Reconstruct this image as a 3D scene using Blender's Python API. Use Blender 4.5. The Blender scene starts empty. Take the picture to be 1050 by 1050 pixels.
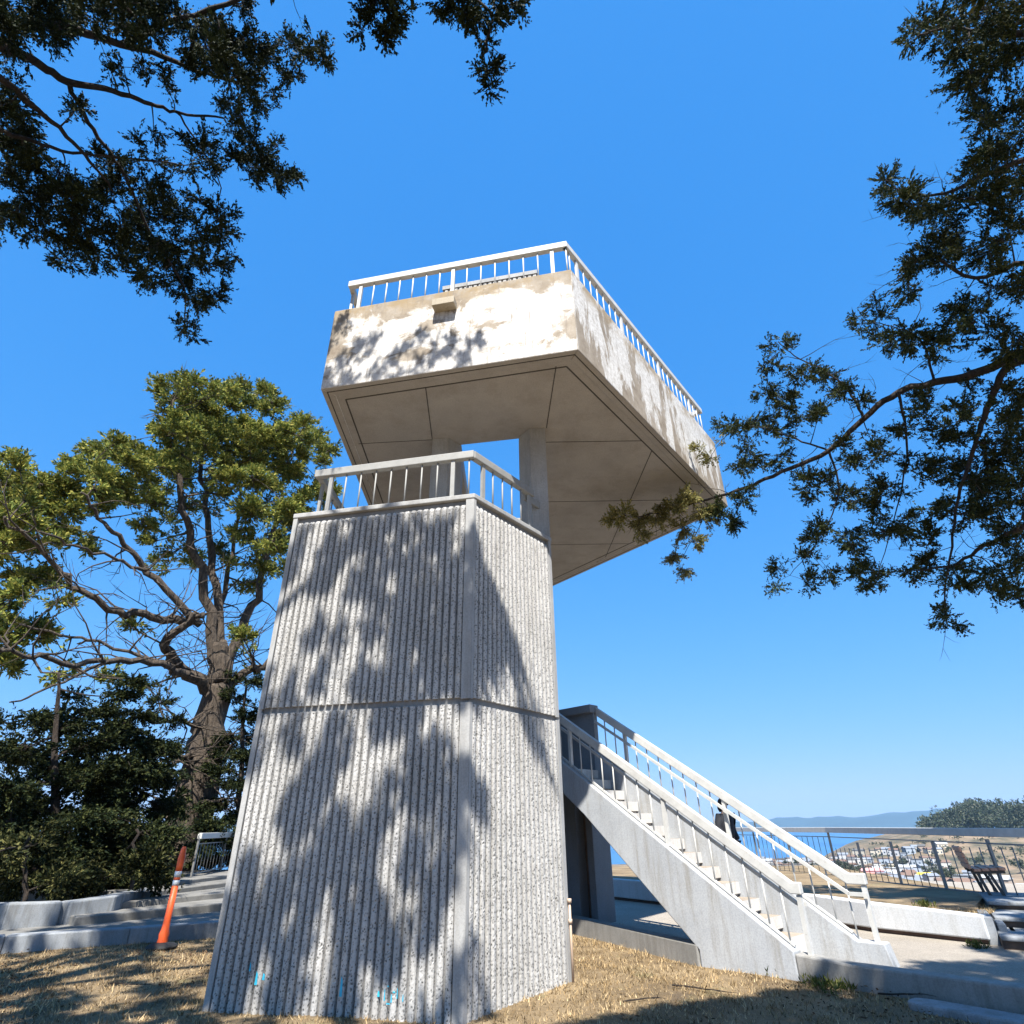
import bpy, math, random
import numpy as np
from mathutils import Vector, Matrix
R = math.radians
random.seed(7); rng = np.random.default_rng(7)
S = bpy.context.scene
COL = S.collection

# ------------------------------------------------------------------ camera, sky, sun, exposure
CH, CF, CP, CR = 1.7, 599.5, R(28.42), R(-.84)
FW = np.array([0, math.cos(CP), math.sin(CP)]); UP = np.array([0, -math.sin(CP), math.cos(CP)]); RT = np.array([1., 0, 0])
RT, UP = RT*math.cos(CR)+UP*math.sin(CR), UP*math.cos(CR)-RT*math.sin(CR)
cam = bpy.data.objects.new('camera', bpy.data.cameras.new('camera')); COL.objects.link(cam)
M = Matrix.Identity(4)
for i in range(3):
    M[i][0] = RT[i]; M[i][1] = UP[i]; M[i][2] = -FW[i]
M[2][3] = CH
cam.matrix_world = M
cam.data.sensor_fit = 'HORIZONTAL'; cam.data.sensor_width = 36; cam.data.lens = 36*CF/1050
cam.data.clip_end = 40000; cam.data.clip_start = .05
S.camera = cam

SUN_AZ, SUN_EL, EXPO = 182., 55.5, 1.4
w = bpy.data.worlds.new('World'); S.world = w; w.use_nodes = True
nt = w.node_tree; bg = nt.nodes['Background']
sk = nt.nodes.new('ShaderNodeTexSky'); sk.sky_type = 'NISHITA'; sk.sun_disc = False
sk.sun_elevation = R(SUN_EL); sk.sun_rotation = R(SUN_AZ); sk.altitude = 100; sk.air_density = 1; sk.dust_density = .3; sk.ozone_density = 1
# the camera's colour rendering of that sky: one response curve per channel
sep = nt.nodes.new('ShaderNodeSeparateColor'); com = nt.nodes.new('ShaderNodeCombineColor'); nt.links.new(sk.outputs[0], sep.inputs[0])
for i, (gain, gam) in enumerate(((.57, 1.0), (.734, .45), (1.22, .25))):
    pw = nt.nodes.new('ShaderNodeMath'); pw.operation = 'POWER'; pw.inputs[1].default_value = gam
    ml = nt.nodes.new('ShaderNodeMath'); ml.operation = 'MULTIPLY'; ml.inputs[1].default_value = gain*.125**gam/.125/2**EXPO
    nt.links.new(sep.outputs[i], pw.inputs[0]); nt.links.new(pw.outputs[0], ml.inputs[0]); nt.links.new(ml.outputs[0], com.inputs[i])
nt.links.new(com.outputs[0], bg.inputs[0]); bg.inputs[1].default_value = .125
sl = bpy.data.lights.new('sun', 'SUN'); sl.energy = 5.0; sl.angle = R(.53); sl.color = (1, .955, .88)
so = bpy.data.objects.new('sun', sl); COL.objects.link(so)
SD = np.array([math.sin(R(SUN_AZ))*math.cos(R(SUN_EL)), math.cos(R(SUN_AZ))*math.cos(R(SUN_EL)), math.sin(R(SUN_EL))])
so.rotation_euler = Vector(SD).to_track_quat('Z', 'Y').to_euler()
S.view_settings.view_transform = 'Standard'; S.view_settings.look = 'None'; S.view_settings.gamma = 1
S.view_settings.use_curve_mapping = False; S.view_settings.exposure = EXPO
S.render.engine = 'CYCLES'

# ------------------------------------------------------------------ small maths
def ray(x, y): return (RT*(x-525)-UP*(y-525)+FW*CF)/CF
O = np.array([0, 0, CH])
def atz(x, y, z): d = ray(x, y); return O+d*(z-CH)/d[2]
def atd(x, y, D): d = ray(x, y); return O+d*D/np.linalg.norm(d)            # point at slant distance D
def ath(x, y, D): d = ray(x, y); return O+d*D/math.hypot(d[0], d[1])       # at ground distance D
def proj(p):
    d = np.asarray(p, float)-O; z = d@FW
    return (525+CF*(d@RT)/z, 525-CF*(d@UP)/z) if z > 0 else (-9999, -9999)
def AZ(a): a = R(a); return np.array([math.sin(a), math.cos(a), 0])
def V3(x, y=None, z=0.): return np.array([x, y, z], float)
def onplane(x, y, p0, n): d = ray(x, y); return O+d*((np.asarray(p0)-O)@n)/(d@n)

# ------------------------------------------------------------------ materials
def mat(name, fn):
    m = bpy.data.materials.new(name); m.use_nodes = True
    n = m.node_tree; b = n.nodes['Principled BSDF']; fn(n, b, n.nodes, n.links); return m
def noise(n, scale, detail=6, rough=.6, coord='Object', stretch=None, dist=0):
    tc = n.nodes.new('ShaderNodeTexCoord'); t = n.nodes.new('ShaderNodeTexNoise')
    t.inputs['Scale'].default_value = scale; t.inputs['Detail'].default_value = detail; t.inputs['Roughness'].default_value = rough
    t.inputs['Distortion'].default_value = dist
    mp = n.nodes.new('ShaderNodeMapping'); mp.inputs['Scale'].default_value = stretch or (1, 1, 1)
    n.links.new(tc.outputs[coord], mp.inputs[0]); n.links.new(mp.outputs[0], t.inputs['Vector']); return t.outputs['Fac']
def ramp(n, fac, stops):
    r = n.nodes.new('ShaderNodeValToRGB'); e = r.color_ramp.elements
    while len(e) < len(stops): e.new(.5)
    for k, (p, c) in enumerate(stops): e[k].position = p; e[k].color = (*c, 1) if len(c) == 3 else c
    n.links.new(fac, r.inputs[0]); return r.outputs[0]
def mix(n, fac, a, b, mode='MIX'):
    m = n.nodes.new('ShaderNodeMix'); m.data_type = 'RGBA'; m.blend_type = mode
    if isinstance(fac, (int, float)): m.inputs[0].default_value = fac
    else: n.links.new(fac, m.inputs[0])
    for k, v in ((6, a), (7, b)):
        if isinstance(v, tuple): m.inputs[k].default_value = (*v, 1)
        else: n.links.new(v, m.inputs[k])
    return m.outputs[2]
def bump(n, b, h, strength, dist=.01, prev=None):
    k = n.nodes.new('ShaderNodeBump'); k.inputs['Strength'].default_value = strength; k.inputs['Distance'].default_value = dist
    n.links.new(h, k.inputs['Height'])
    if prev is not None: n.links.new(prev, k.inputs['Normal'])
    n.links.new(k.outputs[0], b.inputs['Normal']); return k.outputs[0]
def g(v, r=1, bl=1): return (v*r, v, v*bl)

def concrete(name, c0, c1, stain, stain_amt=.5, streak=True, pits=0):
    c0, c1, stain = (tuple(.75*x for x in c) for c in (c0, c1, stain))
    def f(n, b, N, L):
        base = ramp(n, noise(n, 1.6, 8, .65), [(.3, c0), (.7, c1)])
        st = ramp(n, noise(n, 2.2, 6, .7, stretch=(3.2, 3.2, .35) if streak else (1, 1, 1)), [(.48, (0, 0, 0)), (.72, (stain_amt,)*3)])
        col = mix(n, st, base, stain)
        fine = ramp(n, noise(n, 55, 4, .7), [(.3, (.8,)*3), (.6, (1.06,)*3)])
        col = mix(n, 1., col, fine, 'MULTIPLY')
        h = noise(n, 90, 4, .7)
        if pits:
            tc = N.new('ShaderNodeTexCoord'); vo = N.new('ShaderNodeTexVoronoi'); vo.inputs['Scale'].default_value = 34
            vo.feature = 'F1'; L.new(tc.outputs['Object'], vo.inputs['Vector'])
            pit = ramp(n, vo.outputs['Distance'], [(.20, (1, 1, 1)), (.50, (0, 0, 0))])
            sel = ramp(n, noise(n, 34, 3, .6, dist=2.5), [(.44, (0, 0, 0)), (.50, (1, 1, 1))])
            pm = mix(n, 1., pit, sel, 'MULTIPLY')
            col = mix(n, pm, col, tuple(.13*x for x in c0))
            bump(n, b, pm, -.8, .012)
        else: bump(n, b, h, .25, .006)
        L.new(col, b.inputs['Base Color']); b.inputs['Roughness'].default_value = .88
    return mat(name, f)
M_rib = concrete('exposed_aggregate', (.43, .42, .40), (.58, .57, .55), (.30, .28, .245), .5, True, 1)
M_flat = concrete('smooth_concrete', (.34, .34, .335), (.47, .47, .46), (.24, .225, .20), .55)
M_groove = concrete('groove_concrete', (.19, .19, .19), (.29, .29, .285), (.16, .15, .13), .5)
M_soffit = concrete('soffit_concrete', (.37, .345, .32), (.45, .42, .39), (.25, .22, .19), .45, False)
M_pier_shade = concrete('shaded_pier', (.20, .23, .26), (.26, .285, .31), (.2, .2, .2), .5)  # shade behind the tower put into a darker blue-grey tone
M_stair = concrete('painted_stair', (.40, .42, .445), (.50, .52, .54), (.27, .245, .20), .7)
M_step = concrete('step_concrete', (.52, .50, .46), (.66, .64, .60), (.34, .27, .2), .6)
M_curb = concrete('curb_concrete', (.24, .235, .22), (.36, .35, .33), (.18, .165, .14), .7)
M_wallw = concrete('seat_wall_concrete', (.58, .60, .62), (.70, .71, .72), (.40, .38, .34), .45)
M_oldwall = concrete('weathered_wall', (.24, .26, .28), (.36, .38, .40), (.16, .155, .14), .8)
M_stepdark = concrete('path_step', (.17, .165, .15), (.27, .26, .24), (.10, .09, .075), .8, False)

def deck_paint(vertical):
    def f(n, b, N, L):
        tan = ramp(n, noise(n, 3.0, 8, .7), [(.3, (.15, .115, .08)), (.5, (.25, .21, .16)), (.72, (.34, .30, .25))])
        white = ramp(n, noise(n, 5, 8, .7), [(.3, (.47, .455, .43)), (.65, (.62, .61, .59))])
        if vertical: p = noise(n, 1.05, 9, .66, stretch=(1.9, 1.9, .5), dist=.5)
        else: p = noise(n, .95, 9, .64, stretch=(1, 1, 1.35), dist=.4)
        tc = N.new('ShaderNodeTexCoord'); sp = N.new('ShaderNodeSeparateXYZ'); L.new(tc.outputs['Object'], sp.inputs[0])
        mr = N.new('ShaderNodeMapRange'); mr.inputs['From Min'].default_value = 8.5; mr.inputs['From Max'].default_value = 10.4
        if vertical: mr.inputs['To Min'].default_value = -.06; mr.inputs['To Max'].default_value = .12
        else: mr.inputs['To Min'].default_value = .10; mr.inputs['To Max'].default_value = -.03
        L.new(sp.outputs['Z'], mr.inputs['Value'])
        ad = N.new('ShaderNodeMath'); L.new(p, ad.inputs[0]); L.new(mr.outputs[0], ad.inputs[1])
        m = ramp(n, ad.outputs[0], [(.475, (0, 0, 0)), (.525, (1, 1, 1))])
        fl = ramp(n, noise(n, 16, 8, .75), [(.40, (0, 0, 0)), (.52, (1, 1, 1))])
        m = mix(n, .5, m, mix(n, 1., m, fl, 'MULTIPLY'))
        col = mix(n, m, tan, white)
        # ochre lichen along the top edge
        mt = N.new('ShaderNodeMapRange'); mt.inputs['From Min'].default_value = 9.95; mt.inputs['From Max'].default_value = 10.3; L.new(sp.outputs['Z'], mt.inputs['Value'])
        lic = mix(n, 1., mt.outputs[0], ramp(n, noise(n, 2.4, 7, .7), [(.42, (0, 0, 0)), (.56, (.85,)*3)]), 'MULTIPLY')
        col = mix(n, lic, col, (.25, .18, .09))
        dr = ramp(n, noise(n, 7, 5, .7, stretch=(2.2, 2.2, .16)), [(.56, (0, 0, 0)), (.66, (.55,)*3)])   # rain drips down the face
        col = mix(n, dr, col, (.17, .14, .11))
        L.new(col, b.inputs['Base Color']); b.inputs['Roughness'].default_value = .85
        bump(n, b, noise(n, 30, 6, .7), .35, .01)
    return f
M_par = mat('peeling_parapet', deck_paint(False)); M_par2 = mat('streaked_parapet', deck_paint(True))

def simple(name, c, rough=.6, metal=0, var=.12, sc=6):
    def f(n, b, N, L):
        k = ramp(n, noise(n, sc, 6, .65), [(.3, tuple(x*(1-var) for x in c)), (.7, tuple(min(1, x*(1+var)) for x in c))])
        L.new(k, b.inputs['Base Color']); b.inputs['Roughness'].default_value = rough; b.inputs['Metallic'].default_value = metal
    return mat(name, f)
def rail_f(c):
    def f(n, b, N, L):
        k = ramp(n, noise(n, 6, 6, .65), [(.3, tuple(.85*x for x in c)), (.7, tuple(1.1*x for x in c))])
        ch = ramp(n, noise(n, 26, 8, .8), [(.60, (0, 0, 0)), (.66, (.8,)*3)])
        L.new(mix(n, ch, k, (.20, .13, .085)), b.inputs['Base Color']); b.inputs['Roughness'].default_value = .6
    return f
M_rail = mat('rail_paint', rail_f((.47, .465, .44)))
M_rail_shade = mat('shaded_rail_paint', rail_f((.25, .25, .24)))  # darker copy of the rail paint, foliage shade put into its colour
M_tread = concrete('worn_tread', (.30, .25, .20), (.42, .37, .31), (.2, .14, .1), .6, False)
M_riser = concrete('white_riser', (.62, .60, .57), (.74, .73, .70), (.40, .32, .25), .5)
M_steel = simple('fence_steel', (.20, .20, .195), .45, .3)
M_steelw = simple('fence_top_rail', (.48, .48, .46), .5)
M_dark = simple('dark_joint', (.05, .045, .04), .9)
M_wood = simple('bench_slat', (.50, .26, .17), .6, 0, .3, 20)
M_benchleg = simple('bench_leg', (.05, .045, .04), .5)
M_orange = simple('orange_plastic', (.92, .13, .03), .45, 0, .15)
M_refl = simple('reflective_band', (.78, .78, .76), .35)
M_rubber = simple('black_rubber', (.035, .033, .03), .8)
M_skin = simple('skin', (.50, .30, .21), .6); M_jacket = simple('dark_jacket', (.010, .011, .016), .8)
M_pants = simple('dark_trousers', (.022, .022, .03), .85); M_hair = simple('dark_cap', (.018, .014, .012), .8)
M_paint = simple('blue_spray_paint', (.03, .38, .55), .6)
M_pipe = simple('copper_pipe', (.45, .33, .24), .5)

def ground_f(n, b, N, L):
    c = ramp(n, noise(n, .9, 10, .7), [(.3, (.075, .052, .03)), (.48, (.20, .14, .072)), (.68, (.33, .245, .14))])
    s = ramp(n, noise(n, 40, 6, .8), [(.3, (.55,)*3), (.65, (1.12,)*3)])
    c = mix(n, 1., c, s, 'MULTIPLY')
    gr = ramp(n, noise(n, 1.5, 6, .6), [(.58, (0, 0, 0)), (.72, (.5,)*3)])
    c = mix(n, gr, c, (.10, .12, .04))
    L.new(c, b.inputs['Base Color']); b.inputs['Roughness'].default_value = .95; bump(n, b, noise(n, 45, 8, .8), .8, .03)
M_lawn = mat('dry_lawn', ground_f)
def pave_f(n, b, N, L):
    c = ramp(n, noise(n, .8, 8, .7), [(.3, (.25, .22, .18)), (.7, (.35, .31, .26))])
    s = ramp(n, noise(n, 45, 6, .9), [(.35, (.5,)*3), (.65, (1.3,)*3)])
    L.new(mix(n, 1., c, s, 'MULTIPLY'), b.inputs['Base Color']); b.inputs['Roughness'].default_value = .93
    bump(n, b, noise(n, 80, 6, .8), .7, .02)
M_pave = mat('gravelly_paving', pave_f)
def land_f(n, b, N, L):
    c = ramp(n, noise(n, .02, 12, .75), [(.36, (.03, .035, .02)), (.46, (.10, .08, .045)), (.56, (.20, .14, .085)), (.75, (.28, .21, .13))])
    L.new(c, b.inputs['Base Color']); b.inputs['Roughness'].default_value = .95
M_land = mat('golden_hillside', land_f)
def sea_f(n, b, N, L):
    c = ramp(n, noise(n, .004, 5, .6, stretch=(1, .25, 1)), [(.3, (.02, .085, .20)), (.7, (.04, .14, .28))])
    L.new(c, b.inputs['Base Color']); b.inputs['Roughness'].default_value = .32
    bump(n, b, noise(n, .25, 6, .7), .6, .6)
M_sea = mat('bay_water', sea_f)
M_far = simple('far_hills', (.018, .04, .06), .95, 0, .3, .002)

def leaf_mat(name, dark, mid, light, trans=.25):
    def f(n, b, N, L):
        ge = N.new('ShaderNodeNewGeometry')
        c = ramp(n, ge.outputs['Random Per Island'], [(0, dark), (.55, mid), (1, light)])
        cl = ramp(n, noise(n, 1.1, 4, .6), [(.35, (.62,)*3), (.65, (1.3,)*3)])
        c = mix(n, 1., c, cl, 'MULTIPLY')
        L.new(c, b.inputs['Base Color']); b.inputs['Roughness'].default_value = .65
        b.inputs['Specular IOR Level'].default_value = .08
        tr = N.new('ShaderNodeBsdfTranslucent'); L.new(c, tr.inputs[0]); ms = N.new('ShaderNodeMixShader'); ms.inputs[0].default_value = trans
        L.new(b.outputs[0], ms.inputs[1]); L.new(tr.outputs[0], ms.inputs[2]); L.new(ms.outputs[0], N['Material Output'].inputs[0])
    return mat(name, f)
M_leaf_near = leaf_mat('cypress_foliage_shaded', (.010, .017, .008), (.020, .030, .012), (.045, .055, .02), .06)  # shade of the boughs' undersides put into the leaf colour
M_leaf_right = leaf_mat('cypress_foliage_tip', (.014, .024, .010), (.032, .046, .016), (.085, .085, .03), .10)  # right crown, darkened in colour to look backlit
M_leaf_tip = leaf_mat('cypress_foliage_sunlit_tip', (.09, .10, .035), (.20, .19, .07), (.36, .30, .12), .25)  # paler copy for the bough tips, sunlight put into its colour
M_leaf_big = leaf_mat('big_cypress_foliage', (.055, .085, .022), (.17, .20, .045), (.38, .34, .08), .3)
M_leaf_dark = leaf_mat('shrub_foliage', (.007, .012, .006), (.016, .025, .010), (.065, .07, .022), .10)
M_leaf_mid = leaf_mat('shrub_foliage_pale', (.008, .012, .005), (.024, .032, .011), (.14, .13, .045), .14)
M_leaf_far = leaf_mat('distant_foliage', (.025, .04, .02), (.065, .08, .055), (.12, .125, .09), .1)  # haze put into this paler grey-green leaf colour
def bark(name, a, c):
    def f(n, b, N, L):
        k = ramp(n, noise(n, 5, 8, .75, stretch=(2.5, 2.5, .5)), [(.35, a), (.62, c)])
        L.new(k, b.inputs['Base Color']); b.inputs['Roughness'].default_value = .95; bump(n, b, noise(n, 7, 8, .8, stretch=(2, 2, .4), dist=1), 1, .14)
    return mat(name, f)
M_bark = bark('cypress_bark', (.028, .021, .016), (.15, .115, .085)); M_bark_d = bark('shaded_bark', (.018, .014, .011), (.075, .054, .04))  # second is a darker copy with shade put into its colour

# ------------------------------------------------------------------ mesh helpers
def tag(o, label=None, cat=None, group=None, kind=None):
    if label: o['label'] = label
    if cat: o['category'] = cat
    if group: o['group'] = group
    if kind: o['kind'] = kind
    return o
def empty(name, loc, label, cat, group=None, rz=0):
    o = bpy.data.objects.new(name, None); COL.objects.link(o); o.location = loc; o.rotation_euler = (0, 0, rz); o.empty_display_size = .2
    tag(o, label, cat, group); return o
def link(name, me, parent=None, loc=None):
    o = bpy.data.objects.new(name, me); COL.objects.link(o)
    if parent is not None:
        o.parent = parent
        # geometry is given in world coordinates: cancel the parents' placement
        W = Matrix.Identity(4); p = parent; chain = []
        while p is not None: chain.append(p.matrix_basis.copy() if p.matrix_parent_inverse == Matrix.Identity(4) else p.matrix_parent_inverse @ p.matrix_basis); p = p.parent
        for m_ in reversed(chain): W = W @ m_
        o.matrix_parent_inverse = W.inverted()
    if loc is not None: o.location = loc
    return o
class MB:
    def __init__(s): s.v = []; s.f = []; s.mi = []; s.sm = []
    def add(s, vs, fs, mi=0, smooth=False):
        o = len(s.v); s.v += [tuple(map(float, p)) for p in vs]; s.f += [tuple(i+o for i in f) for f in fs]; s.mi += [mi]*len(fs); s.sm += [smooth]*len(fs)
    def prism(s, poly, z0, z1, mi=0):              # poly: list of (x,y); z0/z1 number or list
        n = len(poly); A = sum(poly[i][0]*poly[(i+1) % n][1]-poly[(i+1) % n][0]*poly[i][1] for i in range(n))
        z0 = [z0]*n if np.isscalar(z0) else list(z0); z1 = [z1]*n if np.isscalar(z1) else list(z1)
        if A < 0: poly = poly[::-1]; z0 = z0[::-1]; z1 = z1[::-1]
        vs = [(p[0], p[1], z) for p, z in zip(poly, z0)]+[(p[0], p[1], z) for p, z in zip(poly, z1)]
        fs = [tuple(range(n))[::-1], tuple(range(n, 2*n))]+[(i, (i+1) % n, n+(i+1) % n, n+i) for i in range(n)]
        s.add(vs, fs, mi)
    def box(s, c, ax, ay, az_, mi=0):              # centre, half-axis vectors
        c = np.asarray(c, float); vs = []
        for k in (-1, 1):
            for i, j in ((-1, -1), (1, -1), (1, 1), (-1, 1)): vs.append(c+i*np.asarray(ax)+j*np.asarray(ay)+k*np.asarray(az_))
        fs = [(3, 2, 1, 0), (4, 5, 6, 7), (0, 1, 5, 4), (1, 2, 6, 5), (2, 3, 7, 6), (3, 0, 4, 7)]
        if np.dot(np.cross(ax, ay), az_) < 0: fs = [f[::-1] for f in fs]
        s.add(vs, fs, mi)
    def bar(s, a, b, w, h, side=None, mi=0):       # bar between two points; h vertical-ish, w sideways
        a = np.asarray(a, float); b = np.asarray(b, float); d = b-a; Ln = np.linalg.norm(d); d = d/Ln
        if side is None:
            side = np.cross(d, [0, 0, 1.]);
            if np.linalg.norm(side) < 1e-3: side = np.array([1., 0, 0])
        side = np.asarray(side, float); side = side-d*(side@d); side /= np.linalg.norm(side); u = np.cross(side, d)
        s.box((a+b)/2, d*Ln/2, side*w/2, u*h/2, mi)
    def extr(s, pts, d, mi=0):                     # planar polygon extruded along d
        n = len(pts); pts = [np.asarray(p, float) for p in pts]; d = np.asarray(d, float)
        nn = sum((np.cross(pts[i]-pts[0], pts[(i+1) % n]-pts[0]) for i in range(n)), np.zeros(3))
        if nn@d > 0: pts = pts[::-1]
        vs = pts+[p+d for p in pts]
        s.add(vs, [tuple(range(n)), tuple(range(n, 2*n))[::-1]]+[((i+1) % n, i, n+i, n+(i+1) % n) for i in range(n)], mi)
    def tube(s, pts, rad, n=8, mi=0, smooth=True, caps=True, wob=0):
        pts = [np.asarray(p, float) for p in pts]; m = len(pts); rad = [rad]*m if np.isscalar(rad) else rad
        vs = []; ref = np.array([.31, .27, .91])
        for i, p in enumerate(pts):
            d = pts[min(i+1, m-1)]-pts[max(i-1, 0)]; d /= (np.linalg.norm(d)+1e-9)
            if abs(d@ref) > .95: ref = np.array([.9, -.3, .1])
            a = np.cross(d, ref); a /= np.linalg.norm(a); b = np.cross(d, a)
            for k in range(n):
                t = 2*math.pi*k/n; rr = rad[i]*(1+(wob*math.sin(3*t+i*.35)+wob*.6*math.sin(5*t-i*.8) if wob else 0))
                vs.append(p+rr*(math.cos(t)*a+math.sin(t)*b))
        fs = [(i*n+k, i*n+(k+1) % n, (i+1)*n+(k+1) % n, (i+1)*n+k) for i in range(m-1) for k in range(n)]
        if caps: fs += [tuple(range(n))[::-1], tuple((m-1)*n+k for k in range(n))]
        fs = [f[::-1] for f in fs]
        s.add(vs, fs, mi, smooth)
    def mesh(s, name, mats):
        me = bpy.data.meshes.new(name); me.from_pydata(s.v, [], s.f)
        for m in (mats if isinstance(mats, (list, tuple)) else [mats]): me.materials.append(m)
        me.polygons.foreach_set('material_index', s.mi); me.polygons.foreach_set('use_smooth', s.sm); me.update(); return me
    def build(s, name, mats, parent=None, bevel=0):
        o = link(name, s.mesh(name, mats), parent)
        if bevel:
            b = o.modifiers.new('bevel', 'BEVEL'); b.width = bevel; b.segments = 2; b.limit_method = 'ANGLE'; b.angle_limit = R(40)
        return o
def quads_mesh(name, V, mats, nper=4):             # V: (N*nper,3) numpy, N polygons
    N = len(V)//nper; me = bpy.data.meshes.new(name); me.vertices.add(len(V)); me.vertices.foreach_set('co', V.astype(np.float32).ravel())
    me.loops.add(len(V)); me.loops.foreach_set('vertex_index', np.arange(len(V), dtype=np.int32))
    me.polygons.add(N); me.polygons.foreach_set('loop_start', np.arange(0, len(V), nper, dtype=np.int32))
    me.update(calc_edges=True); me.materials.append(mats); return me

# ================================================================== GROUND, SEA, SKYLINE
def sstep(a, b, x): t = np.clip((x-a)/(b-a), 0, 1); return t*t*(3-2*t)
def wobble(x, y, s, seed=0):
    r = 0
    for k, (a, b_, c) in enumerate(((1, .7, 0), (-.6, 1.3, 1.7), (2.1, -.4, 3.1), (1.3, 2.3, .4), (-2.7, 1.1, 5.0))): r = r+np.sin((a*x+b_*y)/s+c+seed)/(1+k*.6)
    return r/2.6
RR = np.concatenate([[.01], np.geomspace(1, 9200, 150)])
AA = np.radians(np.concatenate([np.arange(-180, -70, 5), np.arange(-70, 75, .75), np.arange(75, 181, 5)]))
def height(r, a):
    d = np.degrees(a); x = r*np.sin(a); y = r*np.cos(a)
    z = np.interp(r, [0, 24, 34, 60, 120, 250, 380, 560, 720, 1000, 1400, 9500], [0, 0, -1.2, -6, -14, -25, -30, -31, -33, -46, -60, -90])
    z = z+.035*wobble(x, y, .9)*(r < 30)*(r > 2)+wobble(x, y, 60)*2.0*sstep(150, 400, r)
    head = sstep(22.5, 27, d)*(1-sstep(60, 80, d))
    crest = -24+19*sstep(23.5, 33, d)+wobble(d, d*0, 2.2)*1.5
    hz = crest+wobble(x, y, 45)*2.5
    z = z+head*(np.maximum(hz-z, 0))*sstep(620, 900, r)*(1-sstep(1050, 1500, r))
    # left: hill shoulder the big trees stand on
    z = z+sstep(-20, -26, d)*0
    return z
RG, AG = np.meshgrid(RR, AA, indexing='ij'); ZG = height(RG, AG)
vs = np.stack([RG*np.sin(AG), RG*np.cos(AG), ZG], -1).reshape(-1, 3); na = len(AA)
fs = []; mi = []
for i in range(len(RR)-1):
    for j in range(na-1): fs.append((i*na+j, i*na+j+1, (i+1)*na+j+1, (i+1)*na+j)[::-1]); mi.append(0 if RR[i] < 45 else 1)
me = bpy.data.meshes.new('ground'); me.from_pydata(vs.tolist(), [], fs); me.materials.append(M_lawn); me.materials.append(M_land)
me.polygons.foreach_set('material_index', mi); me.polygons.foreach_set('use_smooth', [True]*len(fs)); me.update()
tag(link('ground', me), kind='structure')
b = MB(); n = 96; b.add([(0, 0, -40)]+[(9000*math.sin(2*math.pi*k/n), 9000*math.cos(2*math.pi*k/n), -40) for k in range(n)], [(0, 1+(k+1) % n, 1+k) for k in range(n)])
tag(b.build('sea', M_sea), kind='structure')
# far shore: a low ridge eight kilometres off
b = MB(); az_ = np.arange(-75, 76, .5); rows = [(7200, -44), (7500, .45), (7900, 1.0), (8300, .6), (8700, -44)]
vs = []
for r_, k in rows:
    for a in az_:
        h = 88+38*math.sin(a*.21+1)+20*math.sin(a*.63)+10*math.sin(a*1.7+2)+5*math.sin(a*3.9)+3*math.sin(a*8)
        h *= .78
        z = k if k < 0 else h*k+(8*math.sin(a*2.3+r_) if k < 1 else 0)
        vs.append((r_*math.sin(R(a)), r_*math.cos(R(a)), z))
m = len(az_); b.add(vs, [(i*m+j, i*m+j+1, (i+1)*m+j+1, (i+1)*m+j)[::-1] for i in range(4) for j in range(m-1)], 0, True)
tag(b.build('far_hills', M_far), kind='structure')

# ================================================================== OBSERVATION TOWER
tw = empty('observation_tower', (-1.3, 9.5, 0), 'tall concrete lookout tower with ribbed base panels and a broad overhanging deck', 'tower')
Cc = V3(-.558, 7.546); uL = AZ(-78.85); uR = AZ(37.87); nL = AZ(191.15); nR = AZ(127.87)
Lc = Cc+uL*2.931; Rc = Cc+uR*1.981
ZJ, ZT = 3.12, 6.03
Lb = V3(-3.36, 11.5); Rb = V3(.60, 11.3)
def offs(poly, d):                                 # inset a convex-ish polygon (list of xy), positive = inwards
    n = len(poly); A = sum(poly[i][0]*poly[(i+1) % n][1]-poly[(i+1) % n][0]*poly[i][1] for i in range(n)); sg = 1 if A > 0 else -1; out = []
    for i in range(n):
        p0, p1, p2 = (np.array(poly[k % n][:2], float) for k in (i-1, i, i+1)); e1 = (p1-p0)/np.linalg.norm(p1-p0); e2 = (p2-p1)/np.linalg.norm(p2-p1)
        n1 = sg*np.array([-e1[1], e1[0]]); n2 = sg*np.array([-e2[1], e2[0]]); k = d/(1+n1@n2); out.append(p1+(n1+n2)*k)
    return out
tpoly = [Cc, Rc, Rb, Lb, Lc]
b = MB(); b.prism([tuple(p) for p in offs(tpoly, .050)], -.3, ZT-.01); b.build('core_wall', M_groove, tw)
b = MB(); b.prism([tuple(p) for p in offs(tpoly, -.012)], ZT, ZT+.08); b.build('cap_slab', M_flat, tw, .012)
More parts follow.
